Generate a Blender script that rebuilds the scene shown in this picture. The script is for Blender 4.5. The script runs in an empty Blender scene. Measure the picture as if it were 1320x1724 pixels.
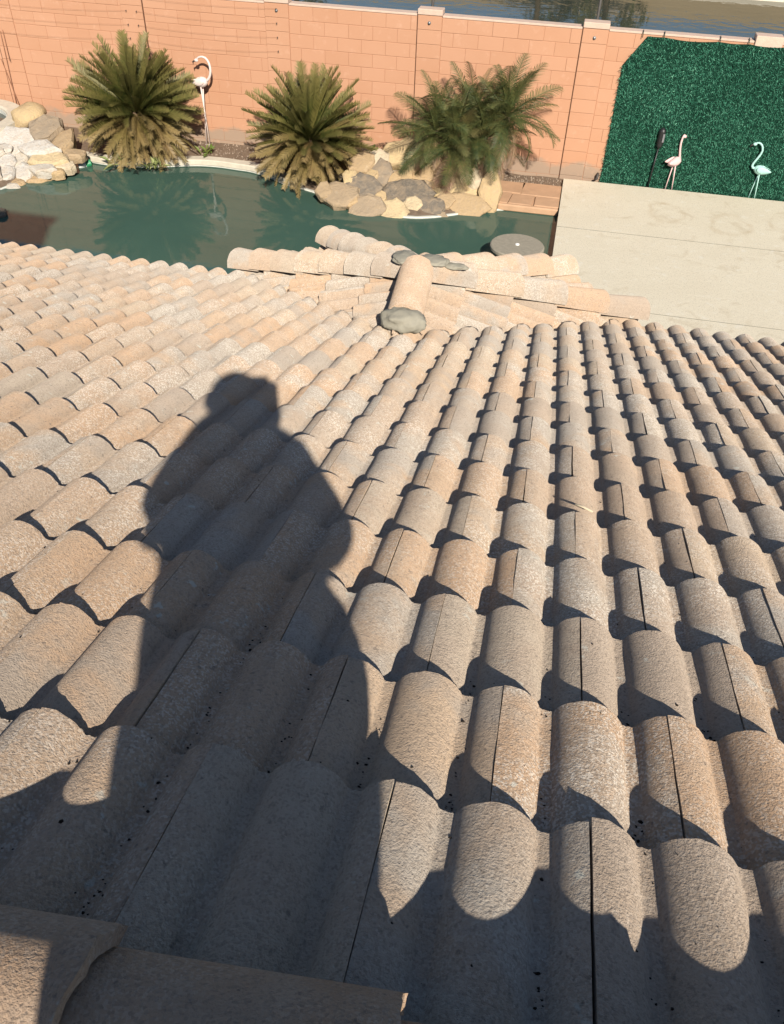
import bpy, bmesh, math, random
from mathutils import Vector, Matrix, noise

# ------------------------------------------------------------------ scene, camera, light
sc = bpy.context.scene
COL = sc.collection
R = math.radians
PITCH, ROLL, YAW = 0.73334, 0.040634, -0.177525
CAM = Vector((-0.23732, -1.39757, 1.52294))
FPX, CX, CY = 1399.7, 660.0, 862.0
FWD = Vector((math.sin(YAW)*math.cos(PITCH), math.cos(YAW)*math.cos(PITCH), -math.sin(PITCH)))
RT0 = Vector((math.cos(YAW), -math.sin(YAW), 0)); UP0 = RT0.cross(FWD)
RT = math.cos(ROLL)*RT0 + math.sin(ROLL)*UP0
UPV = -math.sin(ROLL)*RT0 + math.cos(ROLL)*UP0
cd = bpy.data.cameras.new('camera'); cam = bpy.data.objects.new('camera', cd); COL.objects.link(cam)
cd.sensor_fit = 'VERTICAL'; cd.sensor_height = 24.0; cd.lens = FPX/1724*24.0
cd.clip_start = 0.02; cd.clip_end = 2000
cam.matrix_world = Matrix(((RT.x, UPV.x, -FWD.x, CAM.x), (RT.y, UPV.y, -FWD.y, CAM.y), (RT.z, UPV.z, -FWD.z, CAM.z), (0, 0, 0, 1)))
sc.camera = cam

SUN = Vector((-0.298, 0.779, -0.552)).normalized()      # direction the light travels
wd = bpy.data.worlds.new('World'); sc.world = wd; wd.use_nodes = True
wn = wd.node_tree
sky = wn.nodes.new('ShaderNodeTexSky'); sky.sky_type = 'NISHITA'; sky.sun_disc = False
sky.sun_elevation = math.asin(-SUN.z); sky.sun_rotation = math.atan2(-SUN.x, -SUN.y)
sky.ozone_density = 2.5; sky.dust_density = 0.6
wn.links.new(sky.outputs[0], wn.nodes['Background'].inputs['Color'])
wn.nodes['Background'].inputs['Strength'].default_value = 0.068
sl = bpy.data.lights.new('sun', 'SUN'); so = bpy.data.objects.new('sun', sl); COL.objects.link(so)
sl.energy = 5.0; sl.angle = R(0.53); sl.color = (1.0, 0.915, 0.79)
so.rotation_euler = SUN.to_track_quat('-Z', 'Y').to_euler(); so.location = (4, -10, 12)
sc.view_settings.view_transform = 'Standard'; sc.view_settings.look = 'None'
sc.view_settings.exposure = 0.62; sc.view_settings.gamma = 1.0
sc.render.engine = 'CYCLES'
sc.cycles.max_bounces = 6; sc.cycles.diffuse_bounces = 3; sc.cycles.glossy_bounces = 3
sc.cycles.transparent_max_bounces = 8; sc.cycles.caustics_reflective = False; sc.cycles.caustics_refractive = False
sc.cycles.use_denoising = True

rnd = random.Random(7)

def ray(px, py):
    return (FWD + RT*((px-CX)/FPX) - UPV*((py-CY)/FPX)).normalized()
def at(px, py, z):                      # pixel of the photograph to a point at height z
    d = ray(px, py); return CAM + d*((z-CAM.z)/d.z)
def atY(px, py, Y):
    d = ray(px, py); return CAM + d*((Y-CAM.y)/d.y)

# ------------------------------------------------------------------ materials
class NT:
    def __init__(s, name):
        s.m = bpy.data.materials.new(name); s.m.use_nodes = True; s.t = s.m.node_tree
        s.t.nodes.clear(); s.out = s.t.nodes.new('ShaderNodeOutputMaterial')
        s._tc = None; s._oi = None
    def N(s, typ, **kw):
        n = s.t.nodes.new(typ)
        for k, v in kw.items():
            setattr(n, k, v)
        return n
    def L(s, a, b): s.t.links.new(a, b)
    def set(s, sock, v):
        if isinstance(v, bpy.types.NodeSocket): s.L(v, sock)
        else:
            if sock.type == 'RGBA' and len(v) == 3: v = (*v, 1)
            sock.default_value = v
    @property
    def tc(s):
        if not s._tc: s._tc = s.N('ShaderNodeTexCoord')
        return s._tc
    @property
    def oi(s):
        if not s._oi: s._oi = s.N('ShaderNodeObjectInfo')
        return s._oi
    def vec(s, scale=(1, 1, 1), per=0.0):
        """object coordinates, shifted for every object so that copies do not repeat"""
        v = s.tc.outputs['Object']
        if per:
            k = s.N('ShaderNodeVectorMath', operation='SCALE'); s.L(s.oi.outputs['Location'], k.inputs[0]); k.inputs['Scale'].default_value = per
            a = s.N('ShaderNodeVectorMath', operation='ADD'); s.L(v, a.inputs[0]); s.L(k.outputs[0], a.inputs[1]); v = a.outputs[0]
        if tuple(scale) != (1, 1, 1):
            m = s.N('ShaderNodeVectorMath', operation='MULTIPLY'); s.L(v, m.inputs[0]); m.inputs[1].default_value = scale; v = m.outputs[0]
        return v
    def noise(s, vec, scale, detail=3, rough=0.55, dist=0.0):
        n = s.N('ShaderNodeTexNoise'); s.L(vec, n.inputs['Vector']); n.inputs['Scale'].default_value = scale
        n.inputs['Detail'].default_value = detail; n.inputs['Roughness'].default_value = rough; n.inputs['Distortion'].default_value = dist
        return n.outputs['Fac']
    def vor(s, vec, scale, feature='F1', out='Distance'):
        n = s.N('ShaderNodeTexVoronoi', feature=feature); s.L(vec, n.inputs['Vector']); n.inputs['Scale'].default_value = scale
        return n.outputs[out]
    def math(s, op, a, b=0.0, clamp=False):
        n = s.N('ShaderNodeMath', operation=op); n.use_clamp = clamp; s.set(n.inputs[0], a); s.set(n.inputs[1], b); return n.outputs[0]
    def map(s, v, a, b, c=0.0, d=1.0):
        n = s.N('ShaderNodeMapRange'); s.set(n.inputs[0], v)
        for i, x in enumerate((a, b, c, d)): n.inputs[i+1].default_value = x
        return n.outputs[0]
    def ramp(s, f, stops, interp='LINEAR'):
        n = s.N('ShaderNodeValToRGB'); s.L(f, n.inputs[0]); cr = n.color_ramp; cr.interpolation = interp
        while len(cr.elements) < len(stops): cr.elements.new(0.5)
        for e, (p, c) in zip(cr.elements, stops): e.position = p; e.color = (*c, 1)
        return n.outputs[0]
    def mix(s, f, a, b, mode='MIX'):
        n = s.N('ShaderNodeMix', data_type='RGBA', blend_type=mode)
        s.set(n.inputs[0], f); s.set(n.inputs[6], a); s.set(n.inputs[7], b); return n.outputs[2]
    def bump(s, h, strength=0.5, dist=0.01, normal=None):
        n = s.N('ShaderNodeBump'); s.L(h, n.inputs['Height']); n.inputs['Strength'].default_value = strength; n.inputs['Distance'].default_value = dist
        if normal: s.L(normal, n.inputs['Normal'])
        return n.outputs[0]
    def bsdf(s, col, rough=0.8, spec=0.3, normal=None, **kw):
        b = s.N('ShaderNodeBsdfPrincipled'); s.set(b.inputs['Base Color'], col); s.set(b.inputs['Roughness'], rough)
        b.inputs['Specular IOR Level'].default_value = spec
        if normal: s.L(normal, b.inputs['Normal'])
        for k, v in kw.items(): s.set(b.inputs[k], v)
        s.L(b.outputs[0], s.out.inputs[0]); return b

MAT = {}
def simple(name, col, rough=0.7, spec=0.3, var=0.25, scale=20, bump=0.15, metal=0.0, per=0.0):
    t = NT(name); v = t.vec(per=per)
    n = t.noise(v, scale, 4)
    c = t.mix(n, tuple(x*(1-var) for x in col), tuple(min(1, x*(1+var)) for x in col))
    t.bsdf(c, rough, spec, t.bump(t.noise(v, scale*4, 3), bump, 0.01), Metallic=metal)
    MAT[name] = t.m; return t.m

def tile_material(name, grains=1.0, brown=0.0):
    t = NT(name); v = t.vec(per=3.7)
    at_ = t.N('ShaderNodeAttribute', attribute_name='tone')
    tone = t.math('FRACT', t.math('ADD', t.oi.outputs['Random'], at_.outputs['Fac']))
    tone2 = t.math('FRACT', t.math('MULTIPLY', tone, 7.31))
    # body colour of each tile: flashed concrete from clay-tan to grey
    ca = t.ramp(tone, [(0.0, (.46, .312, .20)), (.2, (.445, .32, .222)), (.38, (.40, .315, .242)), (.55, (.365, .318, .268)), (.75, (.385, .342, .292)), (.9, (.43, .345, .258)), (1.0, (.45, .33, .23))])
    cb = t.ramp(tone2, [(0.0, (.36, .308, .256)), (.5, (.44, .318, .218)), (1.0, (.395, .348, .292))])
    big = t.noise(v, 4.5, 3, .6, .4)
    col = t.mix(t.map(big, .45, .62), ca, cb)
    mid = t.noise(v, 28, 4, .6)
    col = t.mix(t.map(mid, .3, .75, 0, .22), col, (.28, .22, .165))
    # water streaks down the tile
    st = t.noise(t.vec((38, 3.0, 20), 3.7), 1.0, 4, .6)
    col = t.mix(t.map(st, .54, .74, 0, .28), col, (.24, .195, .155))
    if brown: col = t.mix(t.map(t.noise(v, 3.0, 4, .6), .35, .65, 0, brown), col, (.33, .205, .12))
    # pale grains, many on some tiles and few on others
    cell = t.N('ShaderNodeSeparateColor'); t.L(t.vor(v, 235, 'F1', 'Color'), cell.inputs[0])
    gm = t.math('MULTIPLY', t.map(cell.outputs[0], .58, .74), t.map(tone2, .1, .9, .06, .55))
    gm = t.math('MULTIPLY', gm, t.map(t.noise(v, 5, 3, .6), .38, .58, .2, 1))
    gm = t.math('MULTIPLY', gm, grains)
    col = t.mix(gm, col, (.70, .655, .58))
    # dark grains, soot and lichen dots
    col = t.mix(t.map(cell.outputs[1], .70, .85, 0, .38), col, (.20, .165, .135))
    dk = t.noise(v, 70, 3, .5)
    col = t.mix(t.map(dk, .64, .72, 0, .6), col, (.15, .125, .105))
    li = t.math('MULTIPLY', t.map(t.noise(v, 24, 4, .6), .62, .68), t.map(t.noise(v, 3.1, 2), .52, .6))
    col = t.mix(t.math('MULTIPLY', li, .7), col, (.47, .47, .42))
    g1 = t.noise(v, 230, 3, .65); g2 = t.noise(v, 85, 4, .6)
    h = t.math('ADD', t.math('MULTIPLY', g1, .65), t.math('MULTIPLY', g2, .45))
    b_ = t.bsdf(col, .95, .08, t.bump(h, 1.0, .006))
    b_.inputs['Diffuse Roughness'].default_value = 1.0
    MAT[name] = t.m
tile_material('tile')
tile_material('ridge_clay', .35, .7)

def wall_material():
    t = NT('salmon_paint'); v = t.vec(per=1.0)
    sx = t.N('ShaderNodeSeparateXYZ'); geo = t.N('ShaderNodeNewGeometry'); t.L(geo.outputs['Position'], sx.inputs[0])
    rv = t.oi.outputs['Random']
    c = t.mix(rv, (.405, .216, .13), (.435, .238, .148))
    c = t.mix(t.map(t.noise(geo.outputs['Position'], 1.1, 4), .35, .7, 0, .45), c, (.46, .265, .172))
    # splashed grey stain and worn paint along the foot of the wall
    edge = t.math('ADD', sx.outputs['Z'], t.math('MULTIPLY', t.noise(geo.outputs['Position'], 3.5, 4), -.38))
    c = t.mix(t.map(edge, -3.72, -3.63, .8, 0), c, (.27, .215, .165))
    c = t.mix(t.map(t.noise(geo.outputs['Position'], 9, 5), .6, .75, 0, .25), c, (.55, .35, .255))
    t.bsdf(c, .88, .15, t.bump(t.noise(v, 90, 4), .35, .004))
    MAT['salmon'] = t.m
    t = NT('wall_joint'); geo = t.N('ShaderNodeNewGeometry')
    c = t.mix(t.noise(geo.outputs['Position'], 6, 3), (.375, .196, .118), (.40, .216, .134))
    t.bsdf(c, .9, .1); MAT['joint'] = t.m
wall_material()

def rock_material():
    t = NT('field_stone'); v = t.vec(per=2.3)
    at_ = t.N('ShaderNodeAttribute', attribute_name='["hue"]', attribute_type='OBJECT')
    base = t.ramp(at_.outputs['Fac'], [(0, (.12, .105, .086)), (.12, (.16, .138, .112)), (.25, (.26, .21, .155)), (.5, (.40, .285, .16)), (.72, (.50, .385, .215)), (.86, (.47, .43, .36)), (1, (.50, .48, .445))])
    n1 = t.noise(v, 7, 5, .65, .8); n2 = t.noise(v, 30, 5, .6)
    c = t.mix(t.map(n1, .42, .66, 0, .4), base, (.40, .29, .18))
    c = t.mix(t.map(n2, .5, .78, 0, .55), c, (.25, .205, .16))
    c = t.mix(t.map(t.noise(v, 14, 4), .6, .75, 0, .22), c, (.50, .43, .33))
    t.bsdf(c, .9, .15, t.bump(t.math('ADD', n1, t.math('MULTIPLY', n2, .6)), .8, .03)); MAT['rock'] = t.m
rock_material()

def concrete_material():
    t = NT('patio_concrete'); v = t.vec()
    c = t.mix(t.noise(v, 1.3, 5, .6), (.54, .485, .375), (.62, .57, .455))
    c = t.mix(t.map(t.noise(v, 55, 3, .6), .54, .70, 0, .75), c, (.30, .275, .22))
    c = t.mix(t.map(t.noise(v, 2.6, 5, .6, 1.0), .56, .72, 0, .45), c, (.38, .31, .21))
    # ring-shaped rust and planter stains, each with a shape of its own
    for (x, y, r1, r2, wd_) in ((2.52, 12.10, .33, .42, .05), (1.55, 12.35, .30, .40, .06), (3.35, 12.35, .25, .35, .06)):
        m = t.N('ShaderNodeMapping'); t.L(v, m.inputs[0]); m.inputs['Location'].default_value = (-x/r1, -y/r2, 0); m.inputs['Scale'].default_value = (1/r1, 1/r2, 0)
        d = t.N('ShaderNodeVectorMath', operation='LENGTH'); t.L(m.outputs[0], d.inputs[0])
        dd = t.math('ADD', d.outputs['Value'], t.math('MULTIPLY', t.noise(v, 3.2, 5, .6), 1.1))
        ring = t.math('SUBTRACT', 1.0, t.math('ABSOLUTE', t.math('DIVIDE', t.math('SUBTRACT', dd, 1.45), .22)), True)
        c = t.mix(t.math('MULTIPLY', t.math('MULTIPLY', ring, .32), t.map(t.noise(v, 4, 3), .4, .6, .2, 1)), c, (.36, .265, .15))
    c = t.mix(t.map(t.noise(v, 7, 5, .65, .5), .58, .72, 0, .6), c, (.62, .60, .53))
    h = t.math('ADD', t.noise(v, 60, 4), t.noise(v, 14, 3))
    t.bsdf(c, .9, .15, t.bump(h, .35, .01)); MAT['concrete'] = t.m
concrete_material()

def water_material(name, deep, tint, murk, rough, wave, wscale, wdist=.02):
    t = NT(name); v = t.vec()
    n = t.bump(t.noise(v, wscale, 3, .5, .3), wave, wdist)
    tr = t.N('ShaderNodeBsdfTransparent'); t.set(tr.inputs[0], tint)
    df = t.N('ShaderNodeBsdfDiffuse')
    t.set(df.inputs[0], t.mix(t.noise(v, .8, 4), deep, tuple(x*1.35 for x in deep)))
    m1 = t.N('ShaderNodeMixShader'); m1.inputs[0].default_value = murk; t.L(tr.outputs[0], m1.inputs[1]); t.L(df.outputs[0], m1.inputs[2])
    gl = t.N('ShaderNodeBsdfGlossy'); gl.inputs['Roughness'].default_value = rough; t.L(n, gl.inputs['Normal'])
    fr = t.N('ShaderNodeFresnel'); fr.inputs['IOR'].default_value = 1.42; t.L(n, fr.inputs['Normal'])
    m2 = t.N('ShaderNodeMixShader'); t.L(fr.outputs[0], m2.inputs[0]); t.L(m1.outputs[0], m2.inputs[1]); t.L(gl.outputs[0], m2.inputs[2])
    t.L(m2.outputs[0], t.out.inputs[0]); MAT[name] = t.m
water_material('pool_water', (.050, .098, .076), (.25, .5, .42), .84, .03, .06, 5)
water_material('lake_water', (.04, .047, .036), (.3, .35, .3), .95, .04, .16, 1.8, .06)
water_material('spa_water', (.13, .15, .13), (.7, .8, .75), .5, .03, .05, 8)

def leaf_material(name, stops, trans=.25, tips=None):
    t = NT(name); v = t.vec()
    c = t.ramp(t.oi.outputs['Random'], stops)
    c = t.mix(t.map(t.noise(v, 9, 3), .35, .7), c, t.mix(.45, c, (.20, .17, .05)))
    if tips:                                   # dried yellow tips
        sx = t.N('ShaderNodeSeparateXYZ'); t.L(v, sx.inputs[0])
        f_ = t.math('ADD', sx.outputs['X'], t.math('MULTIPLY', t.noise(v, 5, 2), .5))
        c = t.mix(t.map(f_, .80, 1.35, 0, .75), c, tips)
    d = t.bsdf(c, .55, .3)
    tl = t.N('ShaderNodeBsdfTranslucent'); t.L(c, tl.inputs[0])
    m = t.N('ShaderNodeMixShader'); m.inputs[0].default_value = trans
    t.L(d.outputs[0], m.inputs[1]); t.L(tl.outputs[0], m.inputs[2]); t.L(m.outputs[0], t.out.inputs[0]); MAT[name] = t.m
leaf_material('sago_green', [(0, (.018, .030, .006)), (.5, (.034, .050, .009)), (.8, (.06, .068, .015)), (1, (.11, .10, .026))], .08, (.20, .165, .055))
leaf_material('sago_brown', [(0, (.10, .07, .024)), (.35, (.19, .13, .05)), (.55, (.06, .06, .014)), (.8, (.16, .095, .042)), (1, (.28, .205, .085))], .08, (.26, .19, .085))
leaf_material('date_green', [(0, (.032, .054, .018)), (.5, (.05, .076, .026)), (.85, (.078, .10, .036)), (1, (.14, .11, .05))], .2)
leaf_material('date_dead', [(0, (.20, .11, .08)), (1, (.27, .17, .11))], .2)
leaf_material('tree_leaf', [(0, (.045, .065, .018)), (1, (.075, .09, .03))], .15)
leaf_material('weed', [(0, (.10, .17, .03)), (1, (.16, .22, .05))], .25)
leaf_material('variegated', [(0, (.13, .20, .05)), (.6, (.30, .34, .13)), (1, (.42, .44, .22))], .25)

def turf_material():
    t = NT('turf_blade'); at_ = t.N('ShaderNodeAttribute', attribute_name='tone')
    c = t.ramp(at_.outputs['Fac'], [(0, (.014, .075, .044)), (.45, (.028, .14, .086)), (.8, (.055, .21, .135)), (1, (.13, .33, .22))])
    t.bsdf(c, .6, .25); MAT['turf'] = t.m
turf_material()
simple('cap_paint', (.50, .375, .30), .9, .1, .15, 12, .3)
simple('turf_backing', (.006, .03, .019), .9, .1)
simple('mortar', (.25, .235, .19), .95, .1, .35, 9, .7)
simple('pale_mortar', (.33, .275, .205), .95, .1, .25, 14, .5)
simple('underlay', (.05, .045, .04), .95, .1)
simple('table_stone', (.26, .235, .185), .9, .2, .3, 18, .4)
simple('flashing', (.62, .60, .55), .5, .4, .15, 8)
simple('stucco', (.50, .40, .30), .95, .1, .12, 40, .4)
simple('coping', (.50, .455, .37), .85, .2, .22, 9, .3)
simple('waterline', (.52, .52, .47), .5, .3, .25, 14, .1)
simple('plaster', (.30, .29, .25), .8, .2, .25, 2, .2)
simple('stamped', (.42, .265, .165), .85, .2, .22, 5, .35)
simple('dirt', (.17, .125, .09), .97, .1, .45, 16, .9)
simple('gravel', (.28, .22, .17), .95, .1, .5, 30, .5)
simple('sandy_bank', (.37, .28, .165), .97, .1, .2, .6, .3)
simple('kerb', (.62, .56, .45), .9, .1, .1, 3)
simple('trunk', (.10, .07, .045), .95, .1, .5, 30, .8)
simple('steel', (.20, .20, .20), .45, .5, .2, 30, .1, .7)
simple('dark_steel', (.05, .045, .04), .6, .4, .3, 30, .2)
simple('rusty_wire', (.28, .135, .08), .8, .2, .3, 30, .2)
simple('joint_gap', (.10, .05, .032), .95, .05)
simple('black_plastic', (.016, .016, .017), .4, .4, .3, 20, .1)
simple('lens_panel', (.16, .16, .17), .25, .5, .2, 20, 0)
simple('flamingo_pink', (.60, .42, .41), .5, .4, .12, 14, .3)
simple('flamingo_white', (.62, .52, .48), .5, .4, .12, 14, .3)
simple('flamingo_mint', (.33, .55, .50), .5, .4, .12, 14, .3)
simple('beak', (.03, .025, .025), .5, .4)
simple('plastic_green', (.03, .22, .10), .35, .5, .1)
simple('plastic_white', (.72, .72, .70), .35, .5, .05)
simple('plastic_blue', (.35, .62, .62), .35, .5, .05)
simple('cloth_blue', (.06, .08, .13), .95, .1, .2, 60, .2)
simple('cloth_grey', (.12, .12, .12), .95, .1, .2, 60, .2)
simple('skin', (.42, .25, .17), .55, .3, .08, 20, .05)
simple('hair', (.03, .02, .013), .6, .3, .3, 60, .3)
simple('debris', (.022, .018, .015), .95, .1, .5, 40, .3)
simple('twig', (.45, .33, .18), .9, .1, .2, 40, .2)
simple('straw', (.55, .47, .33), .8, .2, .1)

# ------------------------------------------------------------------ helpers
LOC = {}
def tag(o, label=None, cat=None, group=None, kind=None):
    if label: o['label'] = label
    if cat: o['category'] = cat
    if group: o['group'] = group
    if kind: o['kind'] = kind
    return o
def parent(o, p):
    if p is not None:
        o.parent = p; o.matrix_parent_inverse = Matrix.Translation(-LOC[p.name])
def empty(name, loc, label, cat, group=None):
    o = bpy.data.objects.new(name, None); COL.objects.link(o); o.location = loc; o.empty_display_size = .1
    LOC[o.name] = Vector(loc); return tag(o, label, cat, group)
def mesh_from(verts, faces, name='m', smooth=False):
    me = bpy.data.meshes.new(name); me.from_pydata([tuple(v) for v in verts], [], faces); me.update()
    if smooth:
        me.polygons.foreach_set('use_smooth', [True]*len(me.polygons))
    return me
def link(name, me, mat, par=None, mw=None):
    o = bpy.data.objects.new(name, me); COL.objects.link(o)
    if mat is not None and not me.materials: me.materials.append(MAT[mat])
    if mw is not None: o.matrix_world = mw
    if par is not None:
        parent(o, par)
    LOC[o.name] = Vector((0, 0, 0)) if par is None else LOC[par.name]*0
    if par is not None: LOC[o.name] = Vector((0, 0, 0))
    return o
def bm_mesh(bm, name='m', smooth=False, angle=None):
    me = bpy.data.meshes.new(name)
    if smooth:
        for f in bm.faces: f.smooth = True
    if angle is not None:
        for e in bm.edges:
            if len(e.link_faces) == 2 and e.calc_face_angle(0) > angle: e.smooth = False
    bm.to_mesh(me); bm.free(); return me
def add_box(bm, lo, hi, bevel=0.0, mw=None):
    lo, hi = Vector(lo), Vector(hi)
    r = bmesh.ops.create_cube(bm, size=1.0, matrix=Matrix.Translation((lo+hi)/2) @ Matrix.Diagonal((*(hi-lo), 1)))
    vs = r['verts']
    if bevel:
        es = list({e for v in vs for e in v.link_edges})
        rr = bmesh.ops.bevel(bm, geom=es, offset=bevel, segments=1, affect='EDGES', profile=.5)
        vs = list({v for f in rr['faces'] for v in f.verts} | {v for v in vs if v.is_valid})
    if mw is not None: bmesh.ops.transform(bm, matrix=mw, verts=vs)
    return vs
def box_mesh(lo, hi, bevel=0.0):
    bm = bmesh.new(); add_box(bm, lo, hi, bevel); return bm_mesh(bm)
def tube_geo(path, radii, seg=8, cap=True):
    V, F = [], []; n = len(path); path = [Vector(p) for p in path]
    if not hasattr(radii, '__len__'): radii = [radii]*n
    prev = None
    for i, p in enumerate(path):
        d = (path[min(i+1, n-1)] - path[max(i-1, 0)]).normalized()
        if prev is None:
            a = Vector((0, 0, 1)) if abs(d.z) < .9 else Vector((1, 0, 0)); x = d.cross(a).normalized()
        else:
            x = (prev - d*prev.dot(d)).normalized()
        prev = x; y = d.cross(x)
        for k in range(seg):
            t = 2*math.pi*k/seg; V.append(p + (x*math.cos(t)+y*math.sin(t))*radii[i])
    for i in range(n-1):
        for k in range(seg):
            F.append((i*seg+k, i*seg+(k+1) % seg, (i+1)*seg+(k+1) % seg, (i+1)*seg+k))
    if cap:
        F.append(tuple(range(seg-1, -1, -1))); F.append(tuple((n-1)*seg+k for k in range(seg)))
    return V, F
def tube(path, radii, seg=8, smooth=True):
    V, F = tube_geo(path, radii, seg); return mesh_from(V, F, smooth=smooth)
def lathe(prof, seg=32, c=(0, 0, 0), jit=0.0):
    V, F = [], []; n = len(prof)
    for i, (r, z) in enumerate(prof):
        for k in range(seg):
            t = 2*math.pi*k/seg; rr = r*(1+jit*noise.noise(Vector((math.cos(t)*3, math.sin(t)*3, z*5))))
            V.append((c[0]+rr*math.cos(t), c[1]+rr*math.sin(t), c[2]+z))
    for i in range(n-1):
        for k in range(seg): F.append((i*seg+k, i*seg+(k+1) % seg, (i+1)*seg+(k+1) % seg, (i+1)*seg+k))
    F.append(tuple(range(seg-1, -1, -1))); F.append(tuple((n-1)*seg+k for k in range(seg)))
    return mesh_from(V, F, smooth=False)
def bez(p0, p1, p2, p3, n):
    out = []
    for i in range(n+1):
        t = i/n; a = (1-t)
        out.append(Vector(p0)*a**3 + Vector(p1)*3*a*a*t + Vector(p2)*3*a*t*t + Vector(p3)*t**3)
    return out

# ------------------------------------------------------------------ setting: ground, lake, bank
GZ = -3.78                                 # yard level
ZW = -3.825                                 # pool water level
WALLY = 13.51; WTOP = -1.43
def sheet(name, rects, z, mat, kind='structure'):
    V, F = [], []
    for (x0, x1, y0, y1) in rects:
        b = len(V); V += [(x0, y0, z), (x1, y0, z), (x1, y1, z), (x0, y1, z)]; F.append((b, b+1, b+2, b+3))
    return tag(link(name, mesh_from(V, F), mat), kind=kind)
PX0, PX1, PY0, PY1 = -10.9, -0.05, 5.9, 12.75
sheet('ground', [(-60, PX0, -60, 13.7), (PX1, 60, -60, 13.7), (PX0, PX1, -60, PY0)], GZ, 'dirt')
V = [(-60, 13.7, GZ), (60, 13.7, GZ), (60, 15.5, -5.2), (-60, 15.5, -5.2)]
tag(link('near_bank', mesh_from(V, [(0, 1, 2, 3)]), 'sandy_bank'), kind='structure')
LZ = -5.0; FARY = 38.6
sheet('lake_water', [(-70, 70, 14.4, FARY+.3)], LZ, 'lake_water')
sheet('lake_bed', [(-70, 70, 14.4, FARY+.3)], LZ-.9, 'dirt')
V = []; F = []
prof = [(FARY+.32, LZ+.12), (FARY+3, LZ+.8), (FARY+6, LZ+1.9), (FARY+9, LZ+2.6), (FARY+40, LZ+2.8), (900, LZ+3)]
for k, (y, z) in enumerate(prof):
    for x in (-700, -60, -20, 0, 20, 60, 700): V.append((x, y, z))
for k in range(len(prof)-1):
    for q in range(6): F.append((k*7+q, k*7+q+1, (k+1)*7+q+1, (k+1)*7+q))
tag(link('far_bank', mesh_from(V, F, smooth=True), 'sandy_bank'), kind='structure')
tag(link('lake_kerb', box_mesh((-70, FARY, LZ-.5), (70, FARY+.34, LZ+.16), .03), 'kerb'), kind='structure')

# ------------------------------------------------------------------ pool
EDGE = [(-10.9, 10.2), (-10.4, 10.35), (-9.6, 10.45), (-9.07, 10.6), (-8.86, 11.3), (-8.66, 12.0), (-8.43, 12.17), (-8.05, 12.12), (-7.73, 12.11), (-7.35, 12.18), (-6.95, 12.31),
        (-6.65, 12.44), (-6.38, 12.53), (-6.05, 12.56), (-5.72, 12.53), (-5.45, 12.5), (-5.1, 12.36), (-4.73, 12.12), (-4.4, 12.0), (-4.1, 11.88),
        (-3.67, 11.62), (-3.3, 11.44), (-2.91, 11.34), (-2.6, 11.31), (-2.33, 11.34), (-2.05, 11.45), (-1.8, 11.61), (-1.45, 11.85), (-1.08, 12.03), (-.8, 12.10), (-.5, 12.11), (-.05, 12.10)]
sheet('pool_water', [(PX0, PX1, PY0, PY1)], ZW, 'pool_water')
V, F = [], []                              # basin floor and near walls
fl = []
bas = EDGE + [(-.05, PY0), (-10.9, PY0)]
n = len(bas)
for (x, y) in bas: V.append((x, y, GZ-.02))
for (x, y) in bas: V.append((x*.96-.15, min(y-.35, y) if y > 8 else y+.3, -4.75))
for i in range(n): F.append((i, (i+1) % n, n+(i+1) % n, n+i))
F.append(tuple(range(n, 2*n)))
tag(link('pool_basin', mesh_from(V, F), 'plaster'), kind='structure')
# planting bed between the pool and the wall, and the coping along its rim
V, F = [], []
for i, (x, y) in enumerate(EDGE):
    for k, t in enumerate((0, .12, .35, .65, 1)):
        yy = y + (13.55-y)*t
        z = -3.745 + .03*noise.noise(Vector((x*2, yy*2, 0))) if t > 0 else -3.80
        V.append((x, yy+(.03 if t == 0 else 0), z))
for i in range(len(EDGE)-1):
    for k in range(4): F.append((i*5+k, (i+1)*5+k, (i+1)*5+k+1, i*5+k+1))
tag(link('planting_bed', mesh_from(V, F, smooth=True), 'dirt'), kind='structure')
def rim(name, pts, w0, w1, z0, z1, mat, par=None, kind='structure'):
    """strip that follows the pool edge, from w0 (over the water) to w1 (landward)"""
    V, F = [], []; m = len(pts)
    for i, (x, y) in enumerate(pts):
        a = Vector(pts[max(i-1, 0)]); b = Vector(pts[min(i+1, m-1)]); d = (b-a).normalized(); nn = Vector((-d.y, d.x))
        p = Vector((x, y)); q0 = p+nn*w0; q1 = p+nn*w1
        V += [(q0.x, q0.y, z0), (q0.x, q0.y, z1-.012), (q0.x+nn.x*.015, q0.y+nn.y*.015, z1), (q1.x, q1.y, z1), (q1.x, q1.y, z0)]
    for i in range(m-1):
        for k in range(4): F.append((i*5+k, (i+1)*5+k, (i+1)*5+k+1, i*5+k+1))
    F += [(0, 1, 2, 3, 4), tuple((m-1)*5+k for k in (4, 3, 2, 1, 0))]
    o = link(name, mesh_from(V, F), mat, par)
    return tag(o, kind=kind) if par is None else o
def smooth2(pts, n=3):
    out = []
    for i in range(len(pts)-1):
        p = [Vector(pts[max(0, min(len(pts)-1, i+k))]) for k in (-1, 0, 1, 2)]
        for s in range(n):
            t = s/n
            out.append(tuple(.5*((2*p[1]) + (-p[0]+p[2])*t + (2*p[0]-5*p[1]+4*p[2]-p[3])*t*t + (-p[0]+3*p[1]-3*p[2]+p[3])*t**3)))
    out.append(tuple(pts[-1])); return out
ARC = smooth2(EDGE[6:19])
rim('pool_coping', ARC, -.03, .16, -3.80, -3.715, 'coping')
rim('waterline_band', smooth2(EDGE[3:]), -.02, .05, -4.1, -3.806, 'waterline')
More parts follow.
